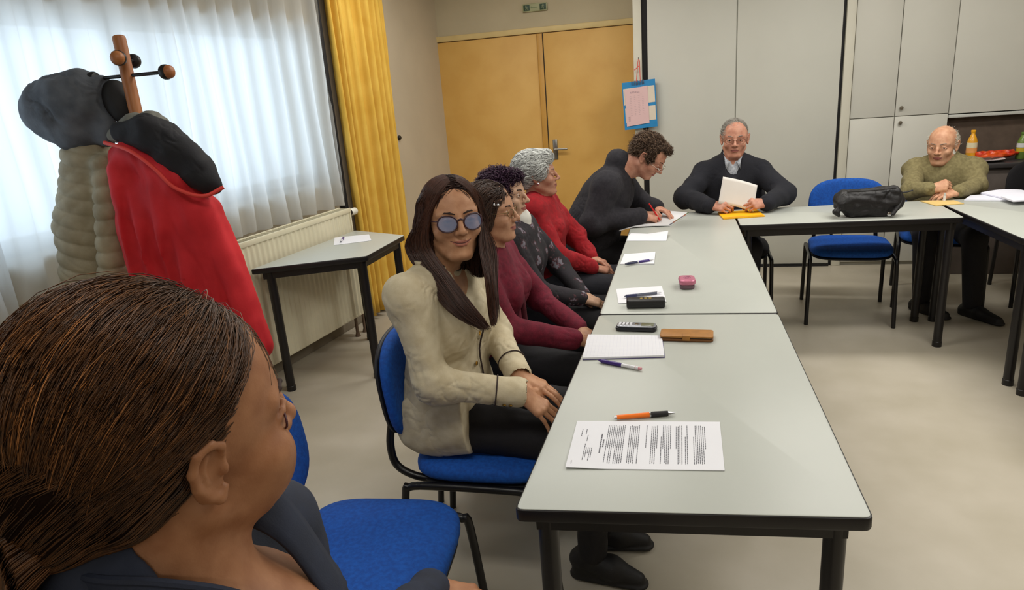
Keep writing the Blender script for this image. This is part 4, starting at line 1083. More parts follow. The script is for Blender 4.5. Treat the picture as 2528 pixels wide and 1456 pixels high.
# ================================================================== THE WOMAN IN THE BEIGE JACKET
M_lip = mat('lips_rose', (170, 104, 86), .4, .05, 60)
M_trous = mat('trousers_black', (22, 20, 25), .85, .1, 60, .1, 300)
M_shoeb = mat('shoe_black', (20, 18, 20), .6, .1, 40, .08, 200)
M_brow = mat('brow_dark', (52, 34, 28), .8, .1, 60)
M_gold = mat('gold', (214, 170, 84), .25, .05, 30, metal=1)
def person(S, label, H, skin, lipm, smile=0.0, h=.004):
    o = S.obj('person', [skin, lipm], None, h=h, pick=lips_pick(H, smile))
    return tag(o, label, 'person')
def beige_woman():
    J = pose((-.725, 1.93, .575), (-.715, 1.895, 1.065), 0, sh=.158, thigh=.44, kz=.53)
    J['shR'] = np.array([-.755, 1.735, 1.015]); J['shL'] = np.array([-.685, 2.045, 1.025])
    J['elR'] = np.array([-.690, 1.690, .765]); J['wrR'] = aty(1283, 968, 1.745)
    J['elL'] = np.array([-.60, 2.07, .79]); J['wrL'] = aty(1280, 925, 1.86)
    J['anR'] = np.array([-.275, 1.865, .105]); J['knR'] = np.array([-.26, 1.83, .52])
    H = Head(aty(1116, 540, 1.885), -58, -5, -1, 1.01)
    skin = skin_mat('skin_beige_woman', (192, 144, 110), (172, 122, 90))
    S = SDF(); skin_body(S, J); add_head(S, H, J['nb'], .050, jaw=.98, nose=.9, smile=1.0, lips=.62, cheek=1.12, wide=1.04, ears=True)
    hand(S, J['wrL'], (.90, -.18, -.28), (.25, .1, 1), False, (.18, .20, .22, .24), .05, .94, thumb=(.55, .3, .3), tb=.2)
    hand(S, J['wrR'], (.80, .06, -.62), (.52, -.30, .80), True, (.20, .16, .16, .22), .11, .94, thumb=(.85, .35, .2), tb=.30)
    root = person(S, 'smiling person with long dark hair, round reflecting glasses and beige jacket, hands crossed on lap', H, skin, M_lip, 1.0, h=.0030)
    eyes(H, root, (60, 38, 24)); brows(H, root, M_brow, zz=.0215, arch=.0035, th=.0018, x0=.0045)
    # jacket
    M_j = mat('wool_beige', (206, 194, 166), .9, .05, 30, .12, 500, rgb2=(192, 178, 148))
    S = SDF(); torso(S, J, .168, .148, .160, 1.42, .060, bust=.062, trap=.052)
    S.ell((-.735, 1.925, .62), (.142, .190, .20), None, .05); S.ell((-.755, 1.925, .56), (.12, .185, .10), None, .05)
    arms(S, J, .057, .050, .041, .042, rip=.0, upto=.93)
    for s in 'RL':
        d = nrm(J['wr'+s]-J['el'+s]); c = lerp(J['el'+s], J['wr'+s], .93)
        S.cone(c-d*.065, c+d*.012, .0425, .0435, .003)
        S.cone(c+d*.020, c+d*.075, .033, .033, .003, sub=True)
    nb = J['nb']; S.path([nb+[.05, -.008, .05], nb+[.10, -.008, -.04], nb+[.135, -.008, -.17]], [.052, .040, .006], .006, sub=True)
    S.half((0, 0, .50), (0, -.0, -1), .006)
    SJ = S
    f1 = folds(5, .0016, .10, 9, (1, 1, .8)); f2 = folds(6, .0016, .035, 8, (.6, .6, 1.6)); fo = lambda p: f1(p)+f2(p)*np.exp(-((p[:, 2]-.80)/.10)**2)
    jk = S.obj('jacket', M_j, root, h=.0045, disp=lambda p, c=cloth(5, .0016, .10, .0030, .045): c(p)+fo(p)*.5)
    S = SDF(); S.cone((-.76, 1.785, .585), (-.62, 1.775, .600), .108, .100, .03, flat=(np.array([0, 1.0, 0]), 1.9)); S.cone((-.70, 1.80, .70), (-.655, 1.785, .60), .085, .09, .04, flat=(np.array([0, 1.0, 0]), 1.7))
    S.half((-.588, 0, 0), (1, 0, .06), .004); S.half((0, 0, .507), (.06, 0, -1), .005)
    S.obj('jacket_tail', M_j, jk, h=.0042, disp=cloth(6, .0018, .10, .002))
    # stand collar with dark piping, front edge, cuffs, buttons
    M_pipe = mat('piping_dark', (58, 44, 40), .8, .05, 60)
    nb = J['nb']; col = []; 
    for k in range(21):
        a = math.radians(-118+236*k/20); col.append(nb+np.array([.070*math.cos(a)-.004, .074*math.sin(a), .014-.050*max(0, math.cos(a))**2]))
    mb = MB(); mb.grid(lambda u, v: tuple(col[int(round(u*20))]*(1)+np.array([(col[int(round(u*20))]-nb)[0]*.10*v, (col[int(round(u*20))]-nb)[1]*.10*v, -.012+.034*v])), 21, 4)
    cl = mb.build('collar', M_j, root, thick=.005, angle=180)
    MB().tube([c+np.array([(c-nb)[0]*.10, (c-nb)[1]*.10, .023]) for c in col], .0024, 8).build('piping', M_pipe, cl)
    for s in 'RL':
        d = nrm(J['wr'+s]-J['el'+s]); c = lerp(J['el'+s], J['wr'+s], .93)-d*.050; a = nrm(np.cross(d, [0, 0, 1.])); b = np.cross(d, a)
        MB().tube([c+(a*math.cos(q)+b*math.sin(q))*.0442 for q in np.linspace(0, 2*PI, 25)[:-1]], .0022, 8, closed=True).build('cuff_piping', M_pipe, jk)
        for k in range(2):
            e = c+d*(.022+.018*k)-a*(.010)*0+(-b*.2*0)+nrm(np.array([.15, -.75, -.6]))*.0435
            n_ = nrm(np.array([.15, -.75, -.6]))
            MB().lathe([(.001, 0), (.0055, .001), (.006, .003), (.004, .0045), (.001, .005)], 14, Matrix.Translation(e) @ Vector(n_).to_track_quat('Z', 'Y').to_matrix().to_4x4()).build('cuff_button', M_gold, jk)
    def front(z, y):
        o = np.array([-.72, y, z]); lo, hi = 0.0, .4
        ts = np.linspace(.02, .4, 120); dd = SJ.ev(o+ts[:, None]*np.array([1., 0, 0])); k = np.argmax(dd > 0); return o+np.array([ts[k]+.003, 0, 0])
    ed = [front(z, 1.895-.05*max(0, .82-z)) for z in np.linspace(.88, .58, 12)]
    MB().tube(ed, .0028, 8).build('front_piping', M_pipe, jk)
    for z in (.86, .76):
        e = front(z, 1.865); MB().lathe([(.001, 0), (.007, .001), (.008, .003), (.005, .005), (.001, .006)], 16, Matrix.Translation(e) @ Matrix.Rotation(PI/2, 4, 'Y')).build('front_button', M_gold, jk)
    # olive blouse showing at the neck
    S = SDF(); S.cone(lerp(J['pel'], nb, .55), nb-[0, 0, .05], .10, .075, .03, flat=(J['Fb'], 1.35)); S.cone(nb-[0, 0, .06], nb+[.005, 0, .028], .062, .054, .01); S.cone(nb+[.0, 0, .01], nb+[.01, 0, .12], .047, .049, .004, sub=True)
    S.obj('blouse', mat('blouse_olive', (128, 116, 84), .8, .06, 40), root, h=.004)
    # trousers and shoes
    S = SDF(); legs(S, J, .088, .066, .046); S.ell(J['pel'], (.125, .175, .115), None, .04)
    S.obj('trousers', M_trous, root, h=.006, disp=folds(9, .002, .09))
    shoe(J, 'R', M_shoeb, root, az=math.radians(-8), heel=.035, L_=.235, wedge=True); shoe(J, 'L', M_shoeb, root, az=.1, heel=.035, L_=.235)
    # ring
    k = J['wrL']+nrm((.90, -.18, -.28))*.112
    # glasses, tortoise frame; the blue reflection is put into the lens colour
    M_tort = mat('frame_tortoise', (62, 34, 44), .3, .12, 90)
    M_lens = bpy.data.materials.new('lens_blue'); M_lens.use_nodes = True; b = M_lens.node_tree.nodes['Principled BSDF']
    b.inputs['Base Color'].default_value = (*lin((150, 168, 214)), 1); b.inputs['Roughness'].default_value = .12; b.inputs['Alpha'].default_value = .72; b.inputs['Metallic'].default_value = .45
    glasses(H, root, M_tort, M_lens, rx=.0275, rz=.0225, th=.0023, drop=-.005, fx=.102, sep=.0365, cat_eye=.005)
    # earring
    MB().lathe([(.001, -.004), (.004, -.002), (.0045, 0), (.004, .002), (.001, .004)], 12, Matrix.Translation(H.P(.002, -.083, -.036))).build('earring', M_gold, root)
    # hair: cap, long straight locks
    M_h = hair_mat('hair_dark_brown', (30, 17, 15), (110, 66, 48), .42)
    S = SDF(); P, B, s = H.P, H.B, H.s
    S.ell(P(-.020, 0, .034), np.array([.104, .0850, .0915])*s, B, .01)
    S.ell(P(-.045, 0, -.03), np.array([.080, .088, .11])*s, B, .03)
    S.cone(P(-.06, 0, -.05), P(-.085, 0, -.20), .070*s, .055*s, .04, flat=(H.F, 1.6))
    for y in (-1, 1): S.path([P(-.01, y*.070, .04), P(-.02, y*.078, -.02), P(-.03, y*.080, -.10), P(-.03, y*.078, -.16)], np.array([.022, .024, .028, .030])*s, .03)
    S.ell(P(.088, 0, -.020), np.array([.070, .0640, .102])*s, B, .012, sub=True)
    S.ell(P(.075, 0, -.10), np.array([.06, .060, .07])*s, B, .012, sub=True)
    base = S.obj('hair', base_mat('hair_base_brown', (34, 21, 18)), root, h=.004)
    r = np.random.RandomState(3); paths = []; tint = []
    rt, _ = mesh_roots(base, 5200, 4); ll = H.loc(rt); rt = rt[(ll[:, 2] > -.12)]
    sg = lambda l: np.sign(l[:, 1]+1e-6)
    flow_strands('hair_strands', S, H, rt, lambda l: np.stack([-.25+0*l[:, 0], sg(l)*np.clip((l[:, 2]-.02)*14, 0, 1.2), -np.clip(1.1-(l[:, 2]-.05)*12, .15, 1.1)], 1), .085, .0009, M_h, base, 8, tint=(.05, .42), steps=10)
    # over the cap: from the parting to the sides
    for i in range(2300):
        y = 1 if r.rand() < .5 else -1; t0 = r.uniform(-.10, .074); 
        p0 = np.array([t0, y*.002+.006, .0]); 
        d0 = nrm(np.array([t0+.02, y*.10*.12+.006, .105])); side = nrm(np.array([t0*.62+.012+r.normal()*.005, y*.095, -.035+r.normal()*.015]))
        pts = []
        for k in range(10):
            t = k/9; om = math.acos(np.clip(d0@side, -1, 1)); d = (math.sin((1-t)*om)*d0+math.sin(t*om)*side)/math.sin(om)
            rad = np.array([.104, .0850, .0915])*1.0; rr = 1/np.sqrt(((d/rad)**2).sum())
            pts.append(np.array([-.020, 0, .034])+d*(rr+.0015+.002*r.rand()*0))
        off = .0035*r.rand()
        q = np.array(pts); q += nrm(q.mean(0)-np.array([-.02, 0, .03]))*off
        paths.append(to_world(H, q)); tint.append(np.clip(.16+.20*r.rand()+.25*(r.rand() < .12), 0, 1))
    strands('hair_strands', np.array(paths), .0008, M_h, base, tint)
    paths = []; tint = []
    # the locks that fall in front of the shoulders
    def lock(outer, inner, n, dep, seed, thick):
        rr_ = np.random.RandomState(seed); A = np.array(smoothpath(outer, 5)); Bq = np.array(smoothpath(inner, 5)); m_ = len(A)
        for i in range(n):
            w_ = rr_.rand(); L_ = rr_.uniform(.86, 1.0) if rr_.rand() < .75 else rr_.uniform(.6, .9)
            q = A*(1-w_)+Bq*w_; t = np.linspace(0, L_, m_); src = np.linspace(0, 1, m_)
            q = np.stack([np.interp(t, src, q[:, c]) for c in range(3)], 1)
            d = rr_.uniform(-1, 1); bell = np.sin(np.clip(w_, 0, 1)*PI)**.5
            away = nrm(np.array([q[:, 0].mean(), q[:, 1].mean(), q[:, 2].mean()-CAM_Z]))
            q = q-away*(thick*bell*abs(d))+rr_.normal(size=3)*.0025*np.linspace(.2, 1, m_)[:, None]
            q[:, 0] += .003*np.sin(np.linspace(0, 5, m_)+rr_.rand()*6)*np.linspace(0, 1, m_)
            paths.append(q); tint.append(np.clip(.12+.22*rr_.rand()+.3*(rr_.rand() < .08), 0, 1))
    Y = aty
    lock([P(-.005, -.062, .075), P(-.012, -.0890, .015), Y(1002, 610, 1.875), Y(1050, 690, 1.815), Y(1110, 768, 1.745), Y(1190, 812, 1.75)],
         [P(.064, -.040, .078), P(.050, -.0740, .015), Y(1062, 610, 1.81), Y(1118, 690, 1.775), Y(1170, 760, 1.75), Y(1210, 812, 1.755)], 1500, .02, 4, .022)
    lock([P(.064, .036, .080), P(.048, .0745, .012), Y(1184, 610, 1.84), Y(1200, 690, 1.80), Y(1208, 760, 1.79), Y(1216, 806, 1.78)],
         [P(.0, .068, .066), P(-.02, .088, .0), Y(1222, 610, 1.96), Y(1224, 690, 1.92), Y(1226, 760, 1.88), Y(1222, 800, 1.85)], 1100, .02, 6, .018)
    strands('hair_lock', np.array(paths), .0011, M_h, root, tint)
    settle(root, (-.66, 1.93, 0))
beige_woman()
# ================================================================== THE PERSON IN THE FOREGROUND (seen from behind the shoulder)
def foreground_person():
    H = Head((0, 0, 0), 61, 3, 9, 1.05); ear = atd(512, 1170, .60); H.c = ear-(H.P(-.010, -.080, -.006)-H.c)
    nb = atd(470, 1400, .60); nb = np.array([-.478, .455, 1.100])
    J = pose((nb[0]-.06, nb[1]-.0, .565), nb, 8, sh=.165, thigh=.43, kz=.52)
    J['elR'] = J['shR']+np.array([.03, -.06, -.27]); J['wrR'] = np.array([-.30, .42, .66])
    J['elL'] = J['shL']+np.array([.05, .05, -.27]); J['wrL'] = np.array([-.42, .88, .66])
    J['wrL'] = atz(1196, 1470, .62)+np.array([-.10, -.02, .02])
    skin = skin_mat('skin_foreground', (172, 122, 88), (154, 104, 72))
    S = SDF(); skin_body(S, J); add_head(S, H, nb, .056, jaw=1.10, cheek=1.35, wide=1.03, ears=False, nose=.9)
    S.ell(H.P(.052, -.040, -.052), np.array([.036, .028, .036])*H.s, H.B, .03)
    S.ell(H.P(.052, .040, -.052), np.array([.036, .028, .036])*H.s, H.B, .03)
    S.ell(nb+[.04, 0, -.06], (.10, .12, .07), None, .05)
    for y in (-1, 1): add_ear(S, H, y, 1.03)
    hand(S, J['wrL'], (1, .05, -.15), (.1, 0, 1), False, (.25, .28, .3, .35), .05, .95)
    hand(S, J['wrR'], (1, .2, -.15), (.1, 0, 1), True, (.25, .28, .3, .35), .05, .95)
    root = person(S, 'person in the foreground seen from behind, brown hair tied back, navy snap jacket', H, skin, M_lip, 0, h=.0024)
    eyes(H, root, (60, 38, 24), 1.03); brows(H, root, M_brow, 1.03)
    glasses(H, root, mat('frame_dark_red', (70, 24, 34), .3, .1, 60), None, rx=.020, rz=.010, th=.0012, temple=False, fx=.087, drop=-.006)
    # jacket
    M_nv = mat('jacket_navy', (34, 42, 62), .8, .08, 20, .10, 420, rgb2=(28, 34, 50)); M_lining = mat('lining_black', (20, 21, 26), .6, .08, 40)
    S = SDF(); torso(S, J, .178, .160, .172, 1.4, .064, bust=.062, trap=.060)
    arms(S, J, .062, .054, .040, .024, rip=.0012, upto=.97)
    S.cone(nb+[-.022, 0, -.03], nb+[-.044, -.016, .066], .090, .082, .02)
    S.cone(nb+[-.0, 0, -.02], H.P(-.02, 0, -.04), .0640, .0640, .006, sub=True)
    S.path([nb+[.05, .02, .10], nb+[.085, .035, .02], nb+[.13, .04, -.10]], [.066, .055, .028], .012, sub=True)
    jk = S.obj('jacket', M_nv, root, h=.005, disp=folds(21, .0022, .08, 9))
    cr = smoothpath([nb+np.array(q) for q in ((-.02, .085, .075), (-.072, .050, .092), (-.092, -.010, .100), (-.062, -.062, .104), (-.004, -.076, .100), (.042, -.058, .086), (.084, -.026, .054), (.118, .0, .010), (.145, .012, -.06))], 6); nC = len(cr)
    def cfn(u, v):
        p = cr[int(round(u*(nC-1)))]; o = (p-nb)*np.array([1, 1, 0]); return tuple(p+o*(.42*v**1.5)+np.array([0, 0, .006*math.sin(PI*min(1, v*4))-.085*v]))
    mb = MB(); mb.grid(cfn, nC, 9); mb.build('collar', M_nv, root, thick=.007, angle=180)
    MB().tube([c+np.array([0, 0, .001]) for c in cr], .0045, 8).build('collar_edge', M_nv, jk)
    # open far front of the collar with its snap rings
    p0, p1, p2 = nb+np.array([.010, .078, .070]), nb+np.array([.062, .095, .030]), nb+np.array([.125, .090, -.08])
    up_ = np.array([-.02, .035, .030])
    c_ = smoothpath([nb+np.array([-.035, .075, .050]), p0, p1, p2], 8)
    mb = MB(); n_ = len(c_)
    mb.grid(lambda u, v: tuple(c_[int(round(u*(n_-1)))]+up_*(v-.3)*1.25+np.array([0, 0, .006*math.sin(PI*v)])), n_, 6)
    fl = mb.build('collar_flap', M_nv, root, thick=.006, angle=180)
    M_ring = mat('snap_ring', (206, 200, 176), .3, .05, 40, metal=.6)
    for t in (.34, .56, .80):
        q = c_[int(t*(n_-1))]+up_*.22; tn = nrm(c_[min(int(t*(n_-1))+1, n_-1)]-c_[int(t*(n_-1))]); nn = nrm(np.cross(tn, up_)); nn = nn if nn[1] < 0 else -nn
        q = q+nn*.0062; a, b = tn, nrm(np.cross(nn, tn))
        MB().tube([q+(a*math.cos(w_)+b*math.sin(w_))*.0048 for w_ in np.linspace(0, 2*PI, 21)[:-1]], .0007, 8, closed=True).build('snap_ring', M_ring, fl)
    S = SDF(); legs(S, J, .095, .07, .05); S.ell(J['pel'], (.13, .185, .12), None, .04); S.obj('trousers', M_trous, root, h=.008)
    for s in 'LR': shoe(J, s, M_shoeb, root, L_=.235)
    # hair: combed back into a low ponytail
    M_h = hair_mat('hair_brown_highlit', (24, 14, 11), (190, 126, 70), .40)
    P, B, s = H.P, H.B, H.s
    S = SDF()
    cc, rr = np.array([-.030, 0, .036]), np.array([.108, .0835, .0975])
    S.ell(P(*cc), rr*s, B, .01)
    S.ell(P(-.075, 0, .0), np.array([.085, .074, .085])*s, B, .03)
    tie = np.array([-.118, -.030, -.040])
    S.cone(P(-.085, 0, -.005), P(*tie), .055*s, .022*s, .03)
    for y in (-1, 1): S.cone(P(-.025, y*.068, .02), P(-.07, y*.060, -.030), .016*s, .018*s, .02)
    S.ell(P(-.055, 0, -.040), np.array([.055, .058, .035])*s, B, .02)
    for y in (-1, 1): S.ell(P(-.008, y*.096, -.006), np.array([.026, .022, .038])*s, B, .006, sub=True)
    # face side left free
    S.ell(P(.105, 0, -.012), np.array([.068, .10, .100])*s, B, .01, sub=True)
    for y in (-1, 1): S.ell(P(.012, y*.10, -.040), np.array([.042, .040, .046])*s, B, .012, sub=True)
    base = S.obj('hair', base_mat('hair_base_dark', (30, 19, 15)), root, h=.0035)
    r = np.random.RandomState(12); paths = []; tint = []
    def surf_r(d):
        return 1/np.sqrt(((d/rr)**2).sum())
    flow_strands('hair_strands', S, H, mesh_roots(base, 4200, 77)[0], lambda l: np.stack([-1+0*l[:, 0], 0*l[:, 0], -.35-.5*(l[:, 2] < .02)], 1), .045, .0005, M_h, base, 78, off=(.0003, .0015), tint=(.02, .28), jit=.08)
    n = 8500
    for i in range(n):
        while True:
            th = r.uniform(-1, 1); el = r.uniform(-.25, 1.0)
            # roots along and behind the hairline
            fx = r.uniform(-.10, .072); fy = r.uniform(-.0835, .0835)
            if (fy/.0835)**2+((fx-cc[0])/.108)**2 < 1:
                z = cc[2]+rr[2]*math.sqrt(max(0, 1-(fy/rr[1])**2-((fx-cc[0])/rr[0])**2))
            else: continue
            if r.rand() < .45:
                z = r.uniform(-.03, .10); x_ = r.uniform(-.06, .045+.25*max(0, z-.03)); yy = (1 if r.rand() < .22 else -1)*rr[1]*math.sqrt(max(0, 1-((z-cc[2])/rr[2])**2-((x_-cc[0])/rr[0])**2)); p = np.array([x_, yy, z])
                if x_ > .004 and z < .020: continue
            else: p = np.array([fx, fy, z])
            lim = np.array([.105, 0, -.012]); e = (p-lim)/np.array([.068, .10, .100])
            if (e**2).sum() < .98: continue
            break
        d0 = nrm(p-cc); d1 = nrm(tie-cc+r.normal(size=3)*.010); om = math.acos(np.clip(d0@d1, -.999, .999)); pts = []; m_ = 16
        off = r.uniform(.000, .0055); wob = r.normal(size=3)*.0025; ph = r.uniform(0, 6)
        R1 = np.linalg.norm(tie-cc)
        for k in range(m_):
            t = k/(m_-1); d = (math.sin((1-t)*om)*d0+math.sin(t*om)*d1)/math.sin(om)
            ra = surf_r(d); puff = .010*math.sin(PI*min(1, t*1.1))*max(0, .4+d[2])
            rad = (ra+off*min(1, .25+4*t)+puff)*(1-t**5)+R1*t**5
            pts.append(cc+d*rad+wob*math.sin(3*t*PI+ph)*.8)
        Q = np.array(pts)
        if ((np.abs(Q[:, 1]) > .066) & (Q[:, 0] > -.034) & (Q[:, 0] < .014) & (Q[:, 2] > -.042) & (Q[:, 2] < .024)).any(): continue
        paths.append(to_world(H, Q))
        hi = np.clip((p[2]-.06)/.05, 0, 1)*np.clip((.055-p[0])/.05, .15, 1)  # crown streaks: dyed strands plus light on glossy hair put into the colour
        st = max(0, math.sin(p[1]*170+1.0+2.2*math.sin(p[0]*40)))**2; hl = .85*hi*st*(r.rand() < .7)+.25*(r.rand() < .06)
        tint.append(np.clip((.03+.12*r.rand()+hl*r.uniform(.5, 1.0))*(1)*np.interp(np.arange(m_), [0, 3, 9, 15], [.35, .9, 1.0, .5]), 0, 1))
    strands('hair_strands', np.array(paths), .00042, M_h, base, np.array(tint))
    # ponytail
    paths = []; tint = []
    for i in range(1300):
        a = r.uniform(0, 2*PI); q = math.sqrt(r.rand()); ra = .026*q
        st = tie+np.array([.006*r.rand(), ra*math.cos(a)*.9, ra*math.sin(a)*.8])
        c1 = tie+np.array([-.035, -.004+ra*1.2*math.cos(a), -.016+ra*1.3*math.sin(a)])
        c2 = tie+np.array([-.042+ra*.8*math.sin(a), .000+ra*1.5*math.cos(a), -.075])+r.normal(size=3)*.004
        c3 = tie+np.array([-.034+ra*.8*math.sin(a), .006+ra*1.3*math.cos(a), -.135])+r.normal(size=3)*.007
        c4 = tie+np.array([-.022+r.normal()*.012, .010+r.normal()*.016, -.185+r.normal()*.016])
        paths.append(to_world(H, np.array(smoothpath([st, c1, c2, c3, c4], 4)))); tint.append(.03+.16*r.rand()+.15*(r.rand() < .08))
    pt = strands('ponytail', np.array(paths), .0010, M_h, root, tint)
    mb = MB(); mb.tube([P(tie[0]+.004, tie[1]+.024*math.cos(a), tie[2]+.024*math.sin(a)) for a in np.linspace(0, 2*PI, 25)[:-1]], .006*s, 10, closed=True)
    mb.build('hair_tie', M_blk, root)
    settle(root, (J['pel'][0], J['pel'][1], 0))
foreground_person()
# ================================================================== THE ROW BEHIND: dark red, floral, red, charcoal
M_lip2 = mat('lips_soft', (160, 92, 82), .45, .05, 60)
M_grey_brow = mat('brow_grey', (128, 118, 110), .8, .1, 60)
def hands_lap(S, J, sc=.9, az=0):
    a = math.radians(az); F = np.array([math.cos(a), math.sin(a), 0]); L = np.array([-math.sin(a), math.cos(a), 0])
    hand(S, J['wrR'], F*.85+L*.35-np.array([0, 0, .25]), (0, -.25, 1), True, (.35, .4, .45, .5), .03, sc)
    hand(S, J['wrL'], F*.85-L*.45-np.array([0, 0, .15]), (0, .25, 1), False, (.3, .35, .4, .45), .03, sc)

def red_cardigan_woman():
    J = pose((-.74, 2.45, .565), (-.705, 2.43, .985), 0, sh=.155, thigh=.44, kz=.52)
    J['elR'] = np.array([-.60, 2.24, .73]); J['wrR'] = aty(1418, 838, 2.33); J['elL'] = np.array([-.56, 2.62, .73]); J['wrL'] = aty(1430, 812, 2.46)
    H = Head(aty(1211, 524, 2.42), -4, -2, 0, .95)
    S = SDF(); skin_body(S, J); add_head(S, H, J['nb'], .047, jaw=1.05, chin=1.1, nose=1.0); hands_lap(S, J, .88)
    root = person(S, 'person in a dark red cardigan with brown hair, clip and glasses', H, skin_mat('skin_red', (190, 144, 114), (172, 124, 96)), M_lip2, 0, .0042)
    eyes(H, root); brows(H, root, M_brow)
    glasses(H, root, mat('frame_brass', (120, 100, 60), .3, .08, 50, metal=.6), None, rx=.023, rz=.016, th=.0012)
    M_c = mat('cardigan_burgundy', (112, 16, 42), .9, .08, 50, .2, 380, rgb2=(92, 10, 34)); M_s = mat('top_dark_red', (84, 20, 34), .85, .1, 40, .15, 300)
    S = SDF(); torso(S, J, .185, .168, .168, 1.38, .058, bust=.066, trap=.052, belly=.07); arms(S, J, .058, .050, .038, .024, upto=.97)
    S.cone(J['nb']+[.01, 0, -.0], H.P(.0, 0, -.05), .056, .05, .006, sub=True); S.half((0, 0, .50), (0, 0, -1), .006)
    jk = S.obj('cardigan', M_c, root, h=.0055, disp=cloth(31))
    # rolled front edge
    e = smoothpath([J['nb']+np.array([.02, -.072, .01]), J['nb']+np.array([.075, -.060, -.06]), J['nb']+np.array([.125, -.045, -.16]), J['nb']+np.array([.135, -.04, -.27])], 5)
    MB().tube(e, [.011]*len(e), 10).build('front_edge', M_s, jk)
    S = SDF(); legs(S, J, .09, .068, .046); S.ell(J['pel'], (.125, .178, .115), None, .04); S.obj('trousers', M_trous, root, h=.008)
    for s in 'LR': shoe(J, s, M_shoeb, root, L_=.235)
    M_h = hair_mat('hair_chestnut', (34, 21, 17), (120, 82, 60), .42); S = SDF(); P, B, s = H.P, H.B, H.s
    S.ell(P(-.022, 0, .034), np.array([.106, .086, .092])*s, B, .01); S.ell(P(-.06, 0, -.02), np.array([.07, .076, .07])*s, B, .03)
    for y in (-1, 1): S.ell(P(-.012, y*.072, -.02), np.array([.042, .022, .052])*s, B, .02)
    S.ell(P(.122, 0, -.026), np.array([.064, .1, .108])*s, B, .012, sub=True)
    base = S.obj('hair', base_mat('hair_chestnut_base', (36, 24, 20)), root, h=.0045, disp=folds(8, .0015, .03, 8))
    flow_strands('hair_strands', S, H, mesh_roots(base, 3200, 5)[0], lambda l: np.stack([-.5-0*l[:, 0], np.sign(l[:, 1])*np.clip((l[:, 2]-.06)*8, 0, .6), -.9+np.clip(l[:, 2], 0, .1)*5], 1), .085, .0009, M_h, base, 5, tint=(.03, .45))
    for dx in (0, .014): MB().lathe([(.001, -.004), (.0055, -.0015), (.006, 0), (.0055, .0015), (.001, .004)], 12, Matrix.Translation(P(.043+dx, -.070+dx*.35, .040-dx*.2)) @ Matrix.Rotation(PI/2, 4, 'X')).build('hair_clip', M_chrome, base)
    settle(root, (-.74, 2.45, 0))
red_cardigan_woman()

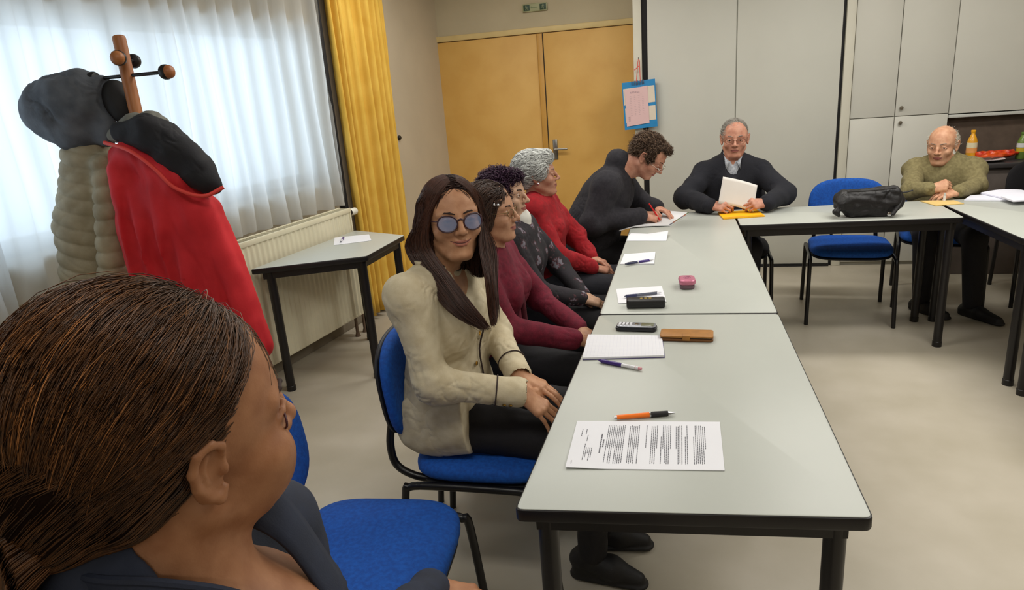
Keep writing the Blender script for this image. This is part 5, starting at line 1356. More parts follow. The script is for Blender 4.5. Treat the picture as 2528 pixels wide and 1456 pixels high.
def floral_woman():
    J = pose((-.76, 2.99, .56), (-.715, 2.965, .965), 0, sh=.150, thigh=.44, kz=.52)
    J['elR'] = np.array([-.60, 2.80, .70]); J['wrR'] = aty(1436, 738, 2.88); J['elL'] = np.array([-.56, 3.15, .72]); J['wrL'] = aty(1440, 728, 3.00)
    H = Head(aty(1247, 482, 2.96), -8, -2, 0, .96)
    S = SDF(); skin_body(S, J); add_head(S, H, J['nb'], .046, jaw=.98, nose=1.15, chin=1.1); hands_lap(S, J, .88)
    root = person(S, 'person in a floral black jacket with short dark purple curls, seen in profile', H, skin_mat('skin_floral', (202, 164, 138), (182, 142, 116)), M_lip2, 0, .0042)
    eyes(H, root); brows(H, root, M_brow)
    M_f = mat('floral_cloth', (34, 30, 36), .85, .1, 30, .1, 260)
    nt = M_f.node_tree; N, L = nt.nodes, nt.links; tc = N.new('ShaderNodeTexCoord'); vo = N.new('ShaderNodeTexVoronoi'); vo.inputs['Scale'].default_value = 19
    nz = N.new('ShaderNodeTexNoise'); nz.inputs['Scale'].default_value = 60; nz.inputs['Detail'].default_value = 3
    vm = N.new('ShaderNodeMixRGB'); vm.inputs[0].default_value = .06; L.new(tc.outputs['Object'], vm.inputs[1]); L.new(tc.outputs['Object'], nz.inputs['Vector']); L.new(nz.outputs['Color'], vm.inputs[2]); L.new(vm.outputs[0], vo.inputs['Vector'])
    r1 = N.new('ShaderNodeValToRGB'); e = r1.color_ramp.elements; e[0].position = .0; e[0].color = (*lin((122, 120, 128)), 1); e[1].position = .46; e[1].color = (*lin((26, 22, 28)), 1)
    k = e.new(.26); k.color = (*lin((104, 100, 112)), 1); k = e.new(.32); k.color = (*lin((84, 40, 46)), 1); k = e.new(.39); k.color = (*lin((40, 30, 36)), 1)
    L.new(vo.outputs['Distance'], r1.inputs[0])
    gt = N.new('ShaderNodeMath'); gt.operation = 'GREATER_THAN'; gt.inputs[1].default_value = .30; sp = N.new('ShaderNodeSeparateColor'); L.new(vo.outputs['Color'], sp.inputs[0]); L.new(sp.outputs[0], gt.inputs[0])
    mx = N.new('ShaderNodeMixRGB'); mx.inputs[1].default_value = (*lin((30, 24, 32)), 1); L.new(gt.outputs[0], mx.inputs[0]); L.new(r1.outputs[0], mx.inputs[2]); L.new(mx.outputs[0], N['Principled BSDF'].inputs['Base Color'])
    S = SDF(); torso(S, J, .178, .162, .160, 1.38, .055, bust=.056, trap=.05, belly=.06); arms(S, J, .056, .048, .036, .024, upto=.96)
    S.cone(J['nb']+[.012, 0, 0], H.P(.0, 0, -.05), .053, .05, .006, sub=True); S.half((0, 0, .50), (0, 0, -1), .006)
    S.obj('jacket', M_f, root, h=.0055, disp=cloth(41))
    S = SDF(); S.cone(J['nb']+[.006, 0, -.03], J['nb']+[.018, 0, .030], .060, .052, .01); S.cone(J['nb']+[.01, 0, .0], H.P(0, 0, -.04), .049, .047, .004, sub=True)
    S.obj('collar', mat('collar_white', (222, 220, 212), .7, .03, 30), root, h=.004)
    S = SDF(); legs(S, J, .088, .066, .046); S.ell(J['pel'], (.12, .172, .115), None, .04); S.obj('trousers', M_trous, root, h=.008)
    for s in 'LR': shoe(J, s, M_shoeb, root, L_=.23)
    M_h = hair_mat('hair_aubergine', (26, 12, 26), (92, 52, 84), .45); S = SDF(); P, B, s = H.P, H.B, H.s
    S.ell(P(-.028, 0, .042), np.array([.106, .090, .090])*s, B, .01); S.ell(P(-.065, 0, -.005), np.array([.068, .078, .068])*s, B, .03); S.ell(P(.050, 0, .085), np.array([.040, .055, .030])*s, B, .02)
    for y in (-1, 1): S.ell(P(.018, y*.070, .020), np.array([.032, .020, .042])*s, B, .02)
    S.ell(P(.103, 0, -.020), np.array([.062, .1, .084])*s, B, .012, sub=True)
    base = S.obj('hair', base_mat('hair_aubergine_base', (28, 14, 28)), root, h=.004, disp=lambda p, a=folds(14, .004, .028, 9): a(p))
    tufts('hair_curls', H, base, 2800, M_h, 10, .022, .0011, (-.4, 0, -.5), curl=.0045, lift=.010, tint=(.05, .55), n=10, jit=.6)
    settle(root, (-.76, 2.99, 0))
floral_woman()

def red_sweater_woman():
    J = pose((-.74, 3.50, .57), (-.715, 3.475, 1.005), 0, sh=.155, thigh=.44, kz=.53)
    J['elR'] = np.array([-.60, 3.29, .74]); J['wrR'] = aty(1462, 660, 3.42); J['elL'] = np.array([-.55, 3.66, .75]); J['wrL'] = aty(1460, 636, 3.58)
    H = Head(aty(1328, 432, 3.46), 8, -4, 0, .95)
    S = SDF(); skin_body(S, J); add_head(S, H, J['nb'], .048, jaw=1.12, cheek=1.15, chin=1.1, nose=1.0); hands_lap(S, J, .92)
    root = person(S, 'person with puffed silver hair in a bright red sweater, in profile', H, skin_mat('skin_red_sweater', (186, 138, 114), (168, 116, 94)), M_lip2, 0, .0045)
    eyes(H, root); brows(H, root, M_grey_brow)
    M_r = mat('sweater_red', (158, 12, 26), .9, .08, 50, .2, 350, rgb2=(134, 8, 20))
    S = SDF(); torso(S, J, .185, .172, .172, 1.36, .062, bust=.066, trap=.055, belly=.07); arms(S, J, .064, .056, .042, .026, upto=.97)
    S.cone(J['nb']+[.004, 0, -.02], J['nb']+[.020, 0, .058], .068, .060, .012); S.cone(J['nb']+[.014, 0, .03], H.P(0, 0, -.05), .054, .05, .004, sub=True); S.half((0, 0, .50), (0, 0, -1), .006)
    S.obj('sweater', M_r, root, h=.0055, disp=cloth(51, .003, .11, .0025))
    S = SDF(); legs(S, J, .09, .068, .046); S.ell(J['pel'], (.12, .175, .115), None, .04); S.obj('trousers', mat('trousers_slate', (36, 36, 44), .85, .1, 60, .1, 300), root, h=.008)
    for s in 'LR': shoe(J, s, M_shoeb, root, L_=.235)
    M_h = hair_mat('hair_silver', (134, 134, 132), (232, 234, 230), .5); S = SDF(); P, B, s = H.P, H.B, H.s
    S.ell(P(-.030, 0, .045), np.array([.110, .092, .094])*s, B, .01); S.ell(P(-.075, 0, .0), np.array([.055, .074, .062])*s, B, .03); S.ell(P(.052, 0, .092), np.array([.042, .06, .034])*s, B, .02)
    for y in (-1, 1): S.ell(P(.016, y*.074, .022), np.array([.036, .018, .036])*s, B, .02)
    S.ell(P(.106, 0, -.026), np.array([.064, .1, .092])*s, B, .012, sub=True)
    base = S.obj('hair', base_mat('hair_silver_base', (150, 150, 148)), root, h=.0045, disp=folds(15, .003, .04, 9))
    flow_strands('hair_strands', S, H, mesh_roots(base, 3600, 20)[0], lambda l: np.stack([-1+0*l[:, 0], .35*np.sin(l[:, 2]*60), -.15+.5*np.sin(l[:, 0]*45+l[:, 1]*30)], 1), .06, .0010, M_h, base, 20, off=(.001, .008), tint=(.15, 1.0), jit=.3)
    for y in (-1, 1): MB().lathe([(.001, -.005), (.006, -.002), (.007, 0), (.006, .002), (.001, .005)], 12, Matrix.Translation(P(.0, y*.084, -.036)) @ Matrix.Rotation(PI/2, 4, 'X')).build('earring', M_chrome, root)
    settle(root, (-.74, 3.50, 0))
red_sweater_woman()

def writing_man():
    J = pose((-.60, 4.11, .575), (-.335, 4.08, 1.045), 0, sh=.185, thigh=.46, kz=.54, drop=.05)
    J['elR'] = aty(1462, 552, 3.84); J['wrR'] = aty(1582, 532, 3.97); J['shR'] = np.array([-.40, 3.91, .985]); J['shL'] = np.array([-.36, 4.26, .985])
    J['elL'] = np.array([-.24, 4.36, .80]); J['wrL'] = np.array([-.13, 4.20, .80])
    H = Head(aty(1602, 384, 4.07), -12, 42, 4, 1.02)
    S = SDF(); skin_body(S, J); add_head(S, H, J['nb'], .056, jaw=1.12, nose=1.2, chin=1.1)
    hand(S, J['wrR'], (.93, .25, -.12), (-.15, -.62, .75), True, (.75, .85, .95, 1.0), .01, 1.0, thumb=(.35, -.15, .2), tb=.55)
    hand(S, J['wrL'], (.75, -.62, -.2), (.1, .3, 1), False, (.35, .4, .45, .5), .03, 1.0)
    root = person(S, 'person in a charcoal fleece with curly brown hair, bent over the magazine and writing', H, skin_mat('skin_writer', (196, 144, 120), (176, 120, 98)), M_lip2, 0, .0045)
    eyes(H, root, gaze=(1, 0, -.5)); brows(H, root, M_brow)
    M_wire = mat('frame_wire', (196, 190, 180), .25, .05, 60, metal=.9)
    glasses(H, root, M_wire, None, rx=.024, rz=.015, th=.0012, drop=-.010, fx=.112)
    M_fl = mat('fleece_charcoal', (42, 40, 46), .95, .1, 60, .25, 300, rgb2=(32, 30, 36))
    S = SDF(); torso(S, J, .20, .20, .20, 1.30, .070, trap=.062, belly=.11); arms(S, J, .080, .070, .050, .040, upto=.97)
    S.cone(J['nb']+[-.02, 0, -.01], J['nb']+[-.006, 0, .055], .082, .076, .012); S.cone(J['nb']+[.02, 0, .01], H.P(-.01, 0, -.05), .062, .060, .006, sub=True)
    S.obj('fleece', M_fl, root, h=.006, disp=cloth(61, .0025, .12, .002))
    S = SDF(); legs(S, J, .092, .07, .05); S.ell(J['pel'], (.12, .175, .12), None, .04); S.obj('trousers', M_trous, root, h=.008)
    for s in 'LR': shoe(J, s, M_shoeb, root, L_=.27)
    M_h = hair_mat('hair_brown_curly', (50, 38, 31), (138, 110, 86), .5); S = SDF(); P, B, s = H.P, H.B, H.s
    S.ell(P(-.024, 0, .036), np.array([.101, .082, .086])*s, B, .01); S.ell(P(-.070, 0, -.005), np.array([.046, .064, .066])*s, B, .03); S.ell(P(.045, 0, .090), np.array([.046, .052, .026])*s, B, .02)
    for y in (-1, 1): S.ell(P(.020, y*.070, .026), np.array([.030, .016, .040])*s, B, .015)
    S.ell(P(.104, 0, -.010), np.array([.060, .07, .090])*s, B, .012, sub=True)
    for y in (-1, 1): S.ell(P(.02, y*.105, -.045), np.array([.05, .040, .052])*s, B, .01, sub=True); S.ell(P(.075, y*.05, .055), np.array([.03, .03, .035])*s, B, .012, sub=True)
    base = S.obj('hair', base_mat('hair_brown_curly_base', (52, 40, 33)), root, h=.0045, disp=folds(25, .004, .03, 9))
    tufts('hair_curls', H, base, 3000, M_h, 30, .018, .0010, (-.5, 0, -.2), curl=.0028, lift=.007, tint=(.05, .7), n=10, jit=.6)
    settle(root, (-.66, 4.12, 0))
    # the red pen in the writing hand
    tip = atz(1632, 548, T+.012); a = aty(1606, 508, 3.985)
    d = nrm(tip-a); t = thing('ballpoint_pen', 'red pen held in the hand of the writing man', 'pen', tuple(float(v) for v in tip))
    q = [np.zeros(3), -d*.012, -d*.05, -d*.11, -d*.13]
    MB().tube(q[:2], [.0008, .003], 10).build('tip', M_chrome, t); MB().tube(q[1:4], [.0035, .0045, .0045], 12).build('barrel', mat('pen_red', (206, 28, 30), .35, .05, 30), t); MB().tube(q[3:], [.0046, .0040], 12).build('cap', mat('pen_red', (206, 28, 30)), t)
writing_man()
# ================================================================== THE READER, THE OLD MAN, THE NEIGHBOUR AT THE RIGHT EDGE
def reading_man():
    J = pose((.335, 4.66, .565), (.335, 4.615, 1.020), -92, sh=.168, thigh=.44, kz=.53, drop=.085)
    J['elR'] = aty(1690, 492, 4.45); J['wrR'] = aty(1752, 514, 4.24); J['elL'] = aty(1936, 486, 4.45); J['wrL'] = aty(1893, 508, 4.24)
    J['elR'][2] = .812; J['elL'][2] = .812; J['wrR'][2] = .792; J['wrL'][2] = .796
    H = Head(aty(1814, 342, 4.60), -93, 2, -1, 1.0)
    S = SDF(); skin_body(S, J); add_head(S, H, J['nb'], .052, jaw=1.05, nose=1.15, chin=1.0, wide=1.0, lips=.8)
    hand(S, J['wrR'], (.86, -.42, .05), (-.1, -.72, .66), True, (.75, .8, .85, .9), .02, 1.0, thumb=(.35, .0, .2), tb=.4)
    hand(S, J['wrL'], (-.86, -.42, .10), (.1, -.72, .66), False, (.75, .8, .85, .9), .02, 1.0, thumb=(.35, .0, .2), tb=.4)
    root = person(S, 'person with grey hair and glasses in a dark v-neck sweater, reading a sheet', H, skin_mat('skin_reader', (200, 146, 122), (180, 122, 100)), M_lip2, 0, .0045)
    eyes(H, root, gaze=(1, 0, -.2)); brows(H, root, M_grey_brow)
    glasses(H, root, mat('frame_bronze', (120, 76, 56), .3, .08, 50), None, rx=.026, rz=.017, th=.0014, drop=-.004, fx=.102)
    M_v = mat('sweater_midnight', (24, 25, 34), .92, .1, 60, .2, 300)
    S = SDF(); torso(S, J, .19, .188, .192, 1.45, .066, trap=.060, belly=.07); arms(S, J, .070, .066, .050, .034, upto=.96)
    S.cone(J['nb']+[0, .02, -.01], J['nb']+[0, .028, .026], .072, .068, .012)
    S.cone(J['nb']+[0, -.010, -.01], H.P(-.01, 0, -.05), .060, .058, .005, sub=True)
    S.path([J['nb']+[0, -.07, .03], J['nb']+[0, -.115, -.045], J['nb']+[0, -.165, -.175]], [.056, .048, .008], .006, sub=True)
    S.half((0, 0, .50), (0, 0, -1), .006)
    S.obj('sweater', M_v, root, h=.0055, disp=cloth(71, .0026, .11, .003))
    M_sh = mat('shirt_pale_check', (196, 200, 206), .8, .08, 120, rgb2=(150, 156, 168))
    S = SDF(); S.cone(lerp(J['pel'], J['nb'], .55), J['nb']-[0, .0, .08], .16, .11, .03, flat=(J['Fb'], 1.42)); S.cone(J['nb']-[0, 0, .08], J['nb']+[0, -.006, .030], .082, .058, .03); S.cone(J['nb']+[0, -.01, .0], H.P(-.0, 0, -.05), .050, .050, .004, sub=True)
    S.path([J['nb']+[0, -.055, .03], J['nb']+[0, -.08, -.03]], [.026, .006], .004, sub=True)
    sh = S.obj('shirt', M_sh, root, h=.0045)
    for y in (-1, 1):
        c = J['nb']; p = [c+np.array([y*.056, .02, .040]), c+np.array([y*.055, -.045, .030]), c+np.array([y*.022, -.082, -.010]), c+np.array([y*.046, -.092, -.060]), c+np.array([y*.074, -.040, -.015])]
        MB().add([tuple(v) for v in p], [(0, 1, 4), (1, 2, 3), (1, 3, 4)]).build('collar_point', M_sh, sh, thick=.003)
    S = SDF(); legs(S, J, .092, .07, .05); S.ell(J['pel'], (.175, .12, .12), None, .04); S.obj('trousers', M_trous, root, h=.008)
    for s in 'LR': shoe(J, s, M_shoeb, root, L_=.28)
    M_h = hair_mat('hair_grey_short', (96, 88, 78), (176, 172, 164), .5); S = SDF(); P, B, s = H.P, H.B, H.s
    S.ell(P(-.022, 0, .034), np.array([.099, .0795, .0880])*s, B, .01)
    S.ell(P(.098, 0, -.010), np.array([.066, .08, .094])*s, B, .008, sub=True); S.ell(P(.0, 0, -.095), np.array([.2, .2, .085])*s, B, .01, sub=True)
    for y in (-1, 1): S.ell(P(.01, y*.10, -.03), np.array([.034, .034, .046])*s, B, .006, sub=True); S.ell(P(.070, y*.045, .075), np.array([.030, .022, .022])*s, B, .01, sub=True)
    base = S.obj('hair', base_mat('hair_grey_short_base', (112, 104, 94)), root, h=.004)
    tufts('hair_strands', H, base, 1600, M_h, 33, .030, .0009, (-.5, -.8, -.1), lift=.004, tint=(.2, .9), n=6, jit=.25)
    settle(root, (.335, 4.66, 0))
    # the sheet he holds
    q = [aty(1785, 436, 4.24), aty(1870, 457, 4.24), aty(1860, 522, 4.20), aty(1773, 502, 4.20)]
    cen = sum(q)/4; t = thing('paper_sheet', 'slightly curled sheet held up in both hands by the reading man', 'paper', tuple(float(v) for v in cen)); mb = MB()
    mb.grid(lambda a, b: tuple((q[0]*(1-a)+q[1]*a)*(1-b)+(q[3]*(1-a)+q[2]*a)*b-cen+np.array([0, .008*math.sin(PI*a), .004*math.sin(PI*a)])), 14, 10)
    mb.build('sheet', mat('paper_reading', (226, 220, 214), .7, .02, 9), t, thick=.0008, angle=180)
reading_man()

def old_man():
    J = pose((1.655, 4.90, .50), (1.630, 4.845, .925), -104, sh=.160, thigh=.42, kz=.52, drop=.062)
    J['elR'] = aty(2246, 498, 4.62); J['wrR'] = aty(2294, 468, 4.50); J['elL'] = aty(2408, 492, 4.70); J['wrL'] = aty(2360, 512, 4.50)
    J['elR'][2] = max(J['elR'][2], .775); J['elL'][2] = max(J['elL'][2], .78); J['wrL'][2] = .775
    H = Head(aty(2326, 358, 4.82), -122, 6, 0, 1.0)
    J['anL'] = np.array([1.75, 4.50, .085]); J['anR'] = np.array([1.50, 4.60, .085]); J['knL'] = np.array([1.72, 4.50, .50])
    S = SDF(); skin_body(S, J); add_head(S, H, J['nb'], .050, jaw=1.02, nose=1.25, chin=1.05, cheek=1.0, lips=.8)
    hand(S, J['wrR'], (.72, -.25, .28), (-.2, -.80, .62), True, (1.15, 1.25, 1.2, 1.2), .0, .98, thumb=(.25, -.25, .3), tb=.7)
    hand(S, J['wrL'], (-.85, -.35, .0), (.1, -.35, .95), False, (.5, .55, .6, .65), .02, .98)
    root = person(S, 'person with a bald crown in an olive sweater, one fist at the chest', H, skin_mat('skin_old', (208, 160, 128), (190, 136, 106)), M_lip2, 0, .0045)
    eyes(H, root, gaze=(1, 0, 0)); brows(H, root, M_grey_brow)
    M_o = mat('sweater_olive', (132, 122, 84), .92, .08, 60, .2, 300, rgb2=(112, 102, 68))
    S = SDF(); torso(S, J, .185, .180, .180, 1.42, .064, trap=.058, belly=.06); arms(S, J, .064, .054, .042, .026, upto=.97)
    S.cone(J['nb']+[0, 0, -.01], J['nb']+[0, -.006, .020], .076, .070, .012); S.cone(J['nb']+[0, -.012, -.02], H.P(0, 0, -.05), .058, .056, .005, sub=True); S.half((0, 0, .42), (0, 0, -1), .006)
    S.obj('sweater', M_o, root, h=.0055, disp=cloth(81, .0028, .11, .003))
    S = SDF(); S.cone(J['nb']+[0, 0, -.03], J['nb']+[.004, -.010, .045], .062, .058, .01); S.cone(J['nb']+[0, -.01, .02], H.P(0, 0, -.05), .050, .050, .004, sub=True); S.path([J['nb']+[-.02, -.06, .05], J['nb']+[-.01, -.07, .0]], [.022, .006], .004, sub=True)
    S.obj('shirt_collar', mat('collar_white', (222, 220, 212), .7, .03, 30), root, h=.004)
    S = SDF(); legs(S, J, .088, .068, .050); S.ell(J['pel'], (.17, .13, .12), None, .04); S.obj('trousers', M_trous, root, h=.008)
    for s in 'LR': shoe(J, s, M_shoeb, root, az=math.radians(-60), L_=.27)
    M_h = hair_mat('hair_white', (176, 168, 150), (238, 232, 216), .5); S = SDF(); P, B, s = H.P, H.B, H.s
    S.ell(P(-.025, 0, .022), np.array([.098, .0805, .082])*s, B, .01); S.ell(P(.03, 0, .105), np.array([.105, .066, .075])*s, B, .012, sub=True); S.ell(P(.0, 0, -.10), np.array([.2, .2, .085])*s, B, .01, sub=True)
    S.ell(P(.090, 0, .0), np.array([.080, .12, .12])*s, B, .008, sub=True)
    for y in (-1, 1): S.ell(P(-.002, y*.10, -.03), np.array([.036, .034, .044])*s, B, .006, sub=True)
    base = S.obj('hair', base_mat('hair_white_base', (196, 190, 174)), root, h=.004)
    tufts('hair_strands', H, base, 1200, M_h, 43, .028, .0009, (-.8, 0, -.5), lift=.006, tint=(.3, 1.0), n=6, jit=.3)
    settle(root, (1.655, 4.90, 0))
old_man()

def edge_neighbour():
    J = pose((2.37, 4.93, .56), (2.355, 4.88, 1.02), -98, sh=.18, thigh=.44, kz=.53, drop=.04)
    J['elR'] = np.array([2.13, 4.66, .80]); J['wrR'] = np.array([2.06, 4.40, .795]); J['elL'] = np.array([2.52, 4.62, .79]); J['wrL'] = np.array([2.40, 4.44, .79])
    H = Head((2.355, 4.84, 1.235), -100, 6, 0, 1.0)
    S = SDF(); skin_body(S, J); add_head(S, H, J['nb'], .052)
    hand(S, J['wrR'], (-.25, -.95, -.05), (0, 0, 1), True, (.3, .35, .4, .45)); hand(S, J['wrL'], (-.4, -.9, -.05), (0, 0, 1), False, (.3, .35, .4, .45))
    root = person(S, 'person in black cut off by the right edge of the photo', H, skin_mat('skin_edge', (200, 150, 124), (182, 126, 102)), M_lip2, 0, .005)
    eyes(H, root); brows(H, root, M_brow)
    S = SDF(); torso(S, J, .19, .185, .19, 1.42, .066, trap=.060, belly=.06); arms(S, J, .066, .056, .043, .026, upto=.97); S.cone(J['nb'], H.P(0, 0, -.05), .058, .056, .005, sub=True); S.half((0, 0, .5), (0, 0, -1), .006)
    S.obj('sweater', mat('sweater_black', (22, 21, 26), .92, .1, 60, .2, 300), root, h=.007, disp=cloth(91))
    S = SDF(); legs(S, J, .092, .07, .05); S.ell(J['pel'], (.17, .12, .12), None, .04); S.obj('trousers', M_trous, root, h=.009)
    for s in 'LR': shoe(J, s, M_shoeb, root, L_=.27)
    M_h = hair_mat('hair_dark_short', (40, 32, 28), (110, 90, 76), .5); S = SDF(); P, B, s = H.P, H.B, H.s
    S.ell(P(-.022, 0, .036), np.array([.101, .081, .090])*s, B, .01); S.ell(P(.098, 0, -.010), np.array([.064, .08, .094])*s, B, .008, sub=True); S.ell(P(.0, 0, -.095), np.array([.2, .2, .085])*s, B, .01, sub=True)
    base = S.obj('hair', base_mat('hair_dark_short_base', (44, 36, 32)), root, h=.005, disp=folds(3, .0015, .03, 8))
    tufts('hair_strands', H, base, 1500, M_h, 53, .026, .0010, (-.7, 0, -.4), lift=.006, tint=(.05, .6), n=6, jit=.3)
    settle(root, (2.30, 4.93, 0))
edge_neighbour()
GC = 'chairs around the joined tables'
black_at(-.66, 4.12, 4, 'black chair behind the writing man, its back showing beside the red sweater') if False else set_chair(black, -.69, 4.10, 2, 'black fabric chair under the man writing in charcoal', GB)
blue_at(-.66, 2.463, 0, 'blue fabric chair under the person in the dark red cardigan')
blue_at(-.68, 2.984, 0, 'blue fabric chair under the person in the floral jacket')
black_at(-.70, 3.505, 0, 'black fabric chair under the person in the bright red sweater')
black_at(.335, 4.60, -92, 'black fabric chair under the man reading a sheet')
blue_at(1.655, 4.86, -104, 'blue fabric chair under the old man in the olive sweater')
black_at(2.31, 4.88, -98, 'black fabric chair under the person cut off by the right edge')
# ================================================================== COAT RACK AND COATS
M_oak = mat('rack_wood', (176, 112, 62), .45, .12, 6, .05, 60, rgb2=(152, 90, 48), stretch=(6, 6, .6))
RX, RY = aty(330, 300, 2.20)[0], 2.20
RX = aty(318, 200, RY)[0]
rack = thing('coat_rack', 'wooden pole coat rack with black metal pegs and round wooden knobs by the window', 'coat rack', (float(RX), RY, 0))
zt = aty(294, 86, RY)[2]
MB().tube([(0, 0, .06), (0, 0, zt-.012), (0, 0, zt-.004), (0, 0, zt)], [.0225, .0225, .020, .012], 24).build('pole', M_oak, rack)
for k in range(4):
    a = PI/4+k*PI/2; MB().tube(smoothpath([(.01*math.cos(a), .01*math.sin(a), .10), (.12*math.cos(a), .12*math.sin(a), .075), (.26*math.cos(a), .26*math.sin(a), .018), (.28*math.cos(a), .28*math.sin(a), .016)], 4), .016, 12).build('foot', M_oak, rack)
zp = aty(345, 184, RY)[2]
def peg(a, L_, z):
    d = np.array([math.cos(a), math.sin(a), 0]); p = MB().tube([d*.015+[0, 0, z], d*L_+[0, 0, z]], .0065, 10).build('peg', M_black, rack)
    R_ = Matrix.Translation(tuple(d*L_+np.array([0, 0, z]))) @ Vector(tuple(d)).to_track_quat('Z', 'Y').to_matrix().to_4x4()
    MB().lathe([(.006, -.004), (.022, .0), (.026, .008), (.0262, .018), (.024, .024)], 22, R_).build('peg_ring', M_black, p)
    MB().lathe([(.0235, .020), (.0235, .028), (.020, .038), (.012, .044), (.001, .046)], 22, R_).build('peg_knob', M_oak, p)
xr = aty(402, 184, RY)[0]-RX
peg(0, float(xr), zp); peg(PI, .135, zp)
zk = aty(302, 143, RY-.05)[2]
peg(math.radians(-62), .055, zk); peg(math.radians(118), .12, zk)
def pxy(x, y, d=0): return aty(x, y, RY+d)
# quilted coat with hood
M_q = mat('quilt_beige', (162, 150, 124), .7, .08, 14, .10, 200, rgb2=(140, 128, 102)); M_hd = mat('hood_slate', (92, 96, 104), .85, .1, 14, .15, 120, rgb2=(70, 74, 82))
S = SDF(); c0 = pxy(222, 400); c1 = pxy(212, 560); c2 = pxy(208, 720); c3 = pxy(206, 900)
fl = (np.array([0, 1.0, 0]), 1.25)
S.cone(pxy(222, 395), pxy(216, 560), .105, .118, .05, flat=fl); S.cone(pxy(216, 560), pxy(232, 760), .118, .125, .05, flat=fl); S.cone(pxy(232, 760), pxy(250, 960), .125, .13, .05, flat=fl)
S.cone(pxy(262, 405, -.045), pxy(270, 520, -.06), .050, .050, .03); S.cone(pxy(270, 520, -.06), pxy(284, 760, -.07), .050, .054, .012); S.cone(pxy(284, 760, -.07), pxy(290, 930, -.07), .052, .050, .012)
S.cone(pxy(175, 470, .02), pxy(195, 860, .02), .046, .050, .012)
zc0 = pxy(206, 760)[2]
S.half(tuple(pxy(204, 1010)), (0, 0, -1), .01)
def quilt(p):
    ph = p[:, 2]/.062+.6*np.sin(p[:, 0]*9+1.5); a = np.abs(np.sin(PI*ph)); b = np.abs(np.sin(PI*(p[:, 0]*1.0+.3*np.sin(p[:, 2]*7))/.12))
    return .012*np.sqrt(np.clip(a, 0, 1))*(.6+.4*np.sqrt(b))-.008
coat = tag(S.obj('quilted_coat', M_q, None, h=.006, disp=quilt), 'beige quilted coat with dark grey hood hanging on the left of the coat rack', 'coat')
S = SDF(); Bh = Head((0, 0, 0), 20, 12).B
hc = pxy(172, 272)
S.ell(pxy(190, 262), (.150, .125, .125), np.array(Matrix.Rotation(.45, 3, 'Y')), .03); S.ell(pxy(128, 272), (.105, .105, .108), None, .06); S.ell(pxy(205, 335), (.120, .10, .055), None, .04)
S.cone(pxy(255, 205, .0), pxy(268, 340, -.02), .030, .034, .03)
S.ell(pxy(305, 250, -.02), (.085, .085, .115), np.array(Matrix.Rotation(.35, 3, 'Y')), .012, sub=True)
S.obj('hood', M_hd, coat, h=.0055, disp=cloth(101, .004, .12, .006, .09))
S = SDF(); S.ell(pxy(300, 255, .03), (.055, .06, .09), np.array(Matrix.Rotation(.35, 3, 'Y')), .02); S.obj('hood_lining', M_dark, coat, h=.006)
settle(coat, (float(pxy(212, 560)[0]), RY, 0))
# red jacket with a black hood thrown over it
M_red = mat('jacket_red', (212, 34, 44), .75, .06, 8, .08, 160, rgb2=(190, 22, 34)); M_bh = mat('hood_black', (26, 26, 32), .85, .1, 14, .1, 140); M_gs = mat('scarf_grey', (124, 124, 116), .85, .1, 40, .1, 200)
S = SDF(); f2 = (np.array([.35, .94, 0]), 1.35)
S.cone(pxy(305, 400, -.06), pxy(360, 560, -.06), .062, .105, .05, flat=f2); S.cone(pxy(360, 560, -.06), pxy(420, 800, -.06), .105, .13, .05, flat=f2); S.cone(pxy(480, 520, -.05), pxy(520, 760, -.05), .075, .10, .05, flat=f2)
S.cone(pxy(420, 430, -.06), pxy(480, 520, -.05), .085, .085, .05, flat=f2)
S.cone(pxy(510, 520, -.04), pxy(640, 850, -.04), .052, .050, .015)
S.cone(pxy(300, 420, -.10), pxy(370, 700, -.12), .050, .060, .02); S.cone(pxy(400, 480, -.07), pxy(470, 860, -.07), .10, .13, .06, flat=f2)
S.cone(pxy(400, 560, -.13), pxy(450, 800, -.14), .026, .032, .010)
fz = folds(111, .0035, .11, 8, (1.6, 1.6, .25))
def pleat(p):
    u = p[:, 0]-.22*(1.3-p[:, 2]); a = np.clip((1.32-p[:, 2])/.3, 0, 1); return fz(p)+a*(.016*(np.abs(np.sin(u*19+.9*np.sin(p[:, 2]*5)))-.6)+.007*np.sin(u*47+1.3*np.sin(p[:, 2]*4)))
for a, b in (((408, 480), (424, 720)), ((440, 490), (476, 720)), ((345, 470), (392, 740)), ((545, 520), (628, 800)), ((300, 470), (338, 700))): S.cone(pxy(*a, -.158), pxy(*b, -.155), .016, .046, .012, sub=True)
S.cone(pxy(320, 375, -.09), pxy(440, 445, -.10), .045, .05, .04)
S.half(tuple(pxy(560, 1010)), (0, 0, -1), .01)
rj = tag(S.obj('red_jacket', M_red, None, h=.006, disp=pleat), 'red jacket with a black hood hanging on the right of the coat rack', 'jacket')
S = SDF()
hp = [pxy(300, 330, -.09), pxy(370, 330, -.10), pxy(430, 375, -.10), pxy(490, 430, -.09), pxy(530, 462, -.07)]
S.path(hp, [.040, .062, .064, .052, .026], .03, flat=(nrm([.3, .9, .2]), 1.3)); S.cone(pxy(400, 345, -.06), pxy(490, 420, -.06), .075, .060, .04); S.cone(pxy(470, 400, -.08), pxy(520, 450, -.07), .05, .035, .03)
hd = S.obj('hood', M_bh, rj, h=.005, disp=cloth(121, .003, .1, .004, .08))
ed = smoothpath([pxy(258, 352, -.13), pxy(320, 372, -.16), pxy(380, 415, -.165), pxy(430, 462, -.155), pxy(500, 484, -.13), pxy(552, 462, -.09)], 6)
MB().tube(ed, [.007]*len(ed), 10).build('hood_edge', mat('edge_coral', (226, 66, 58), .6, .04, 20), rj)
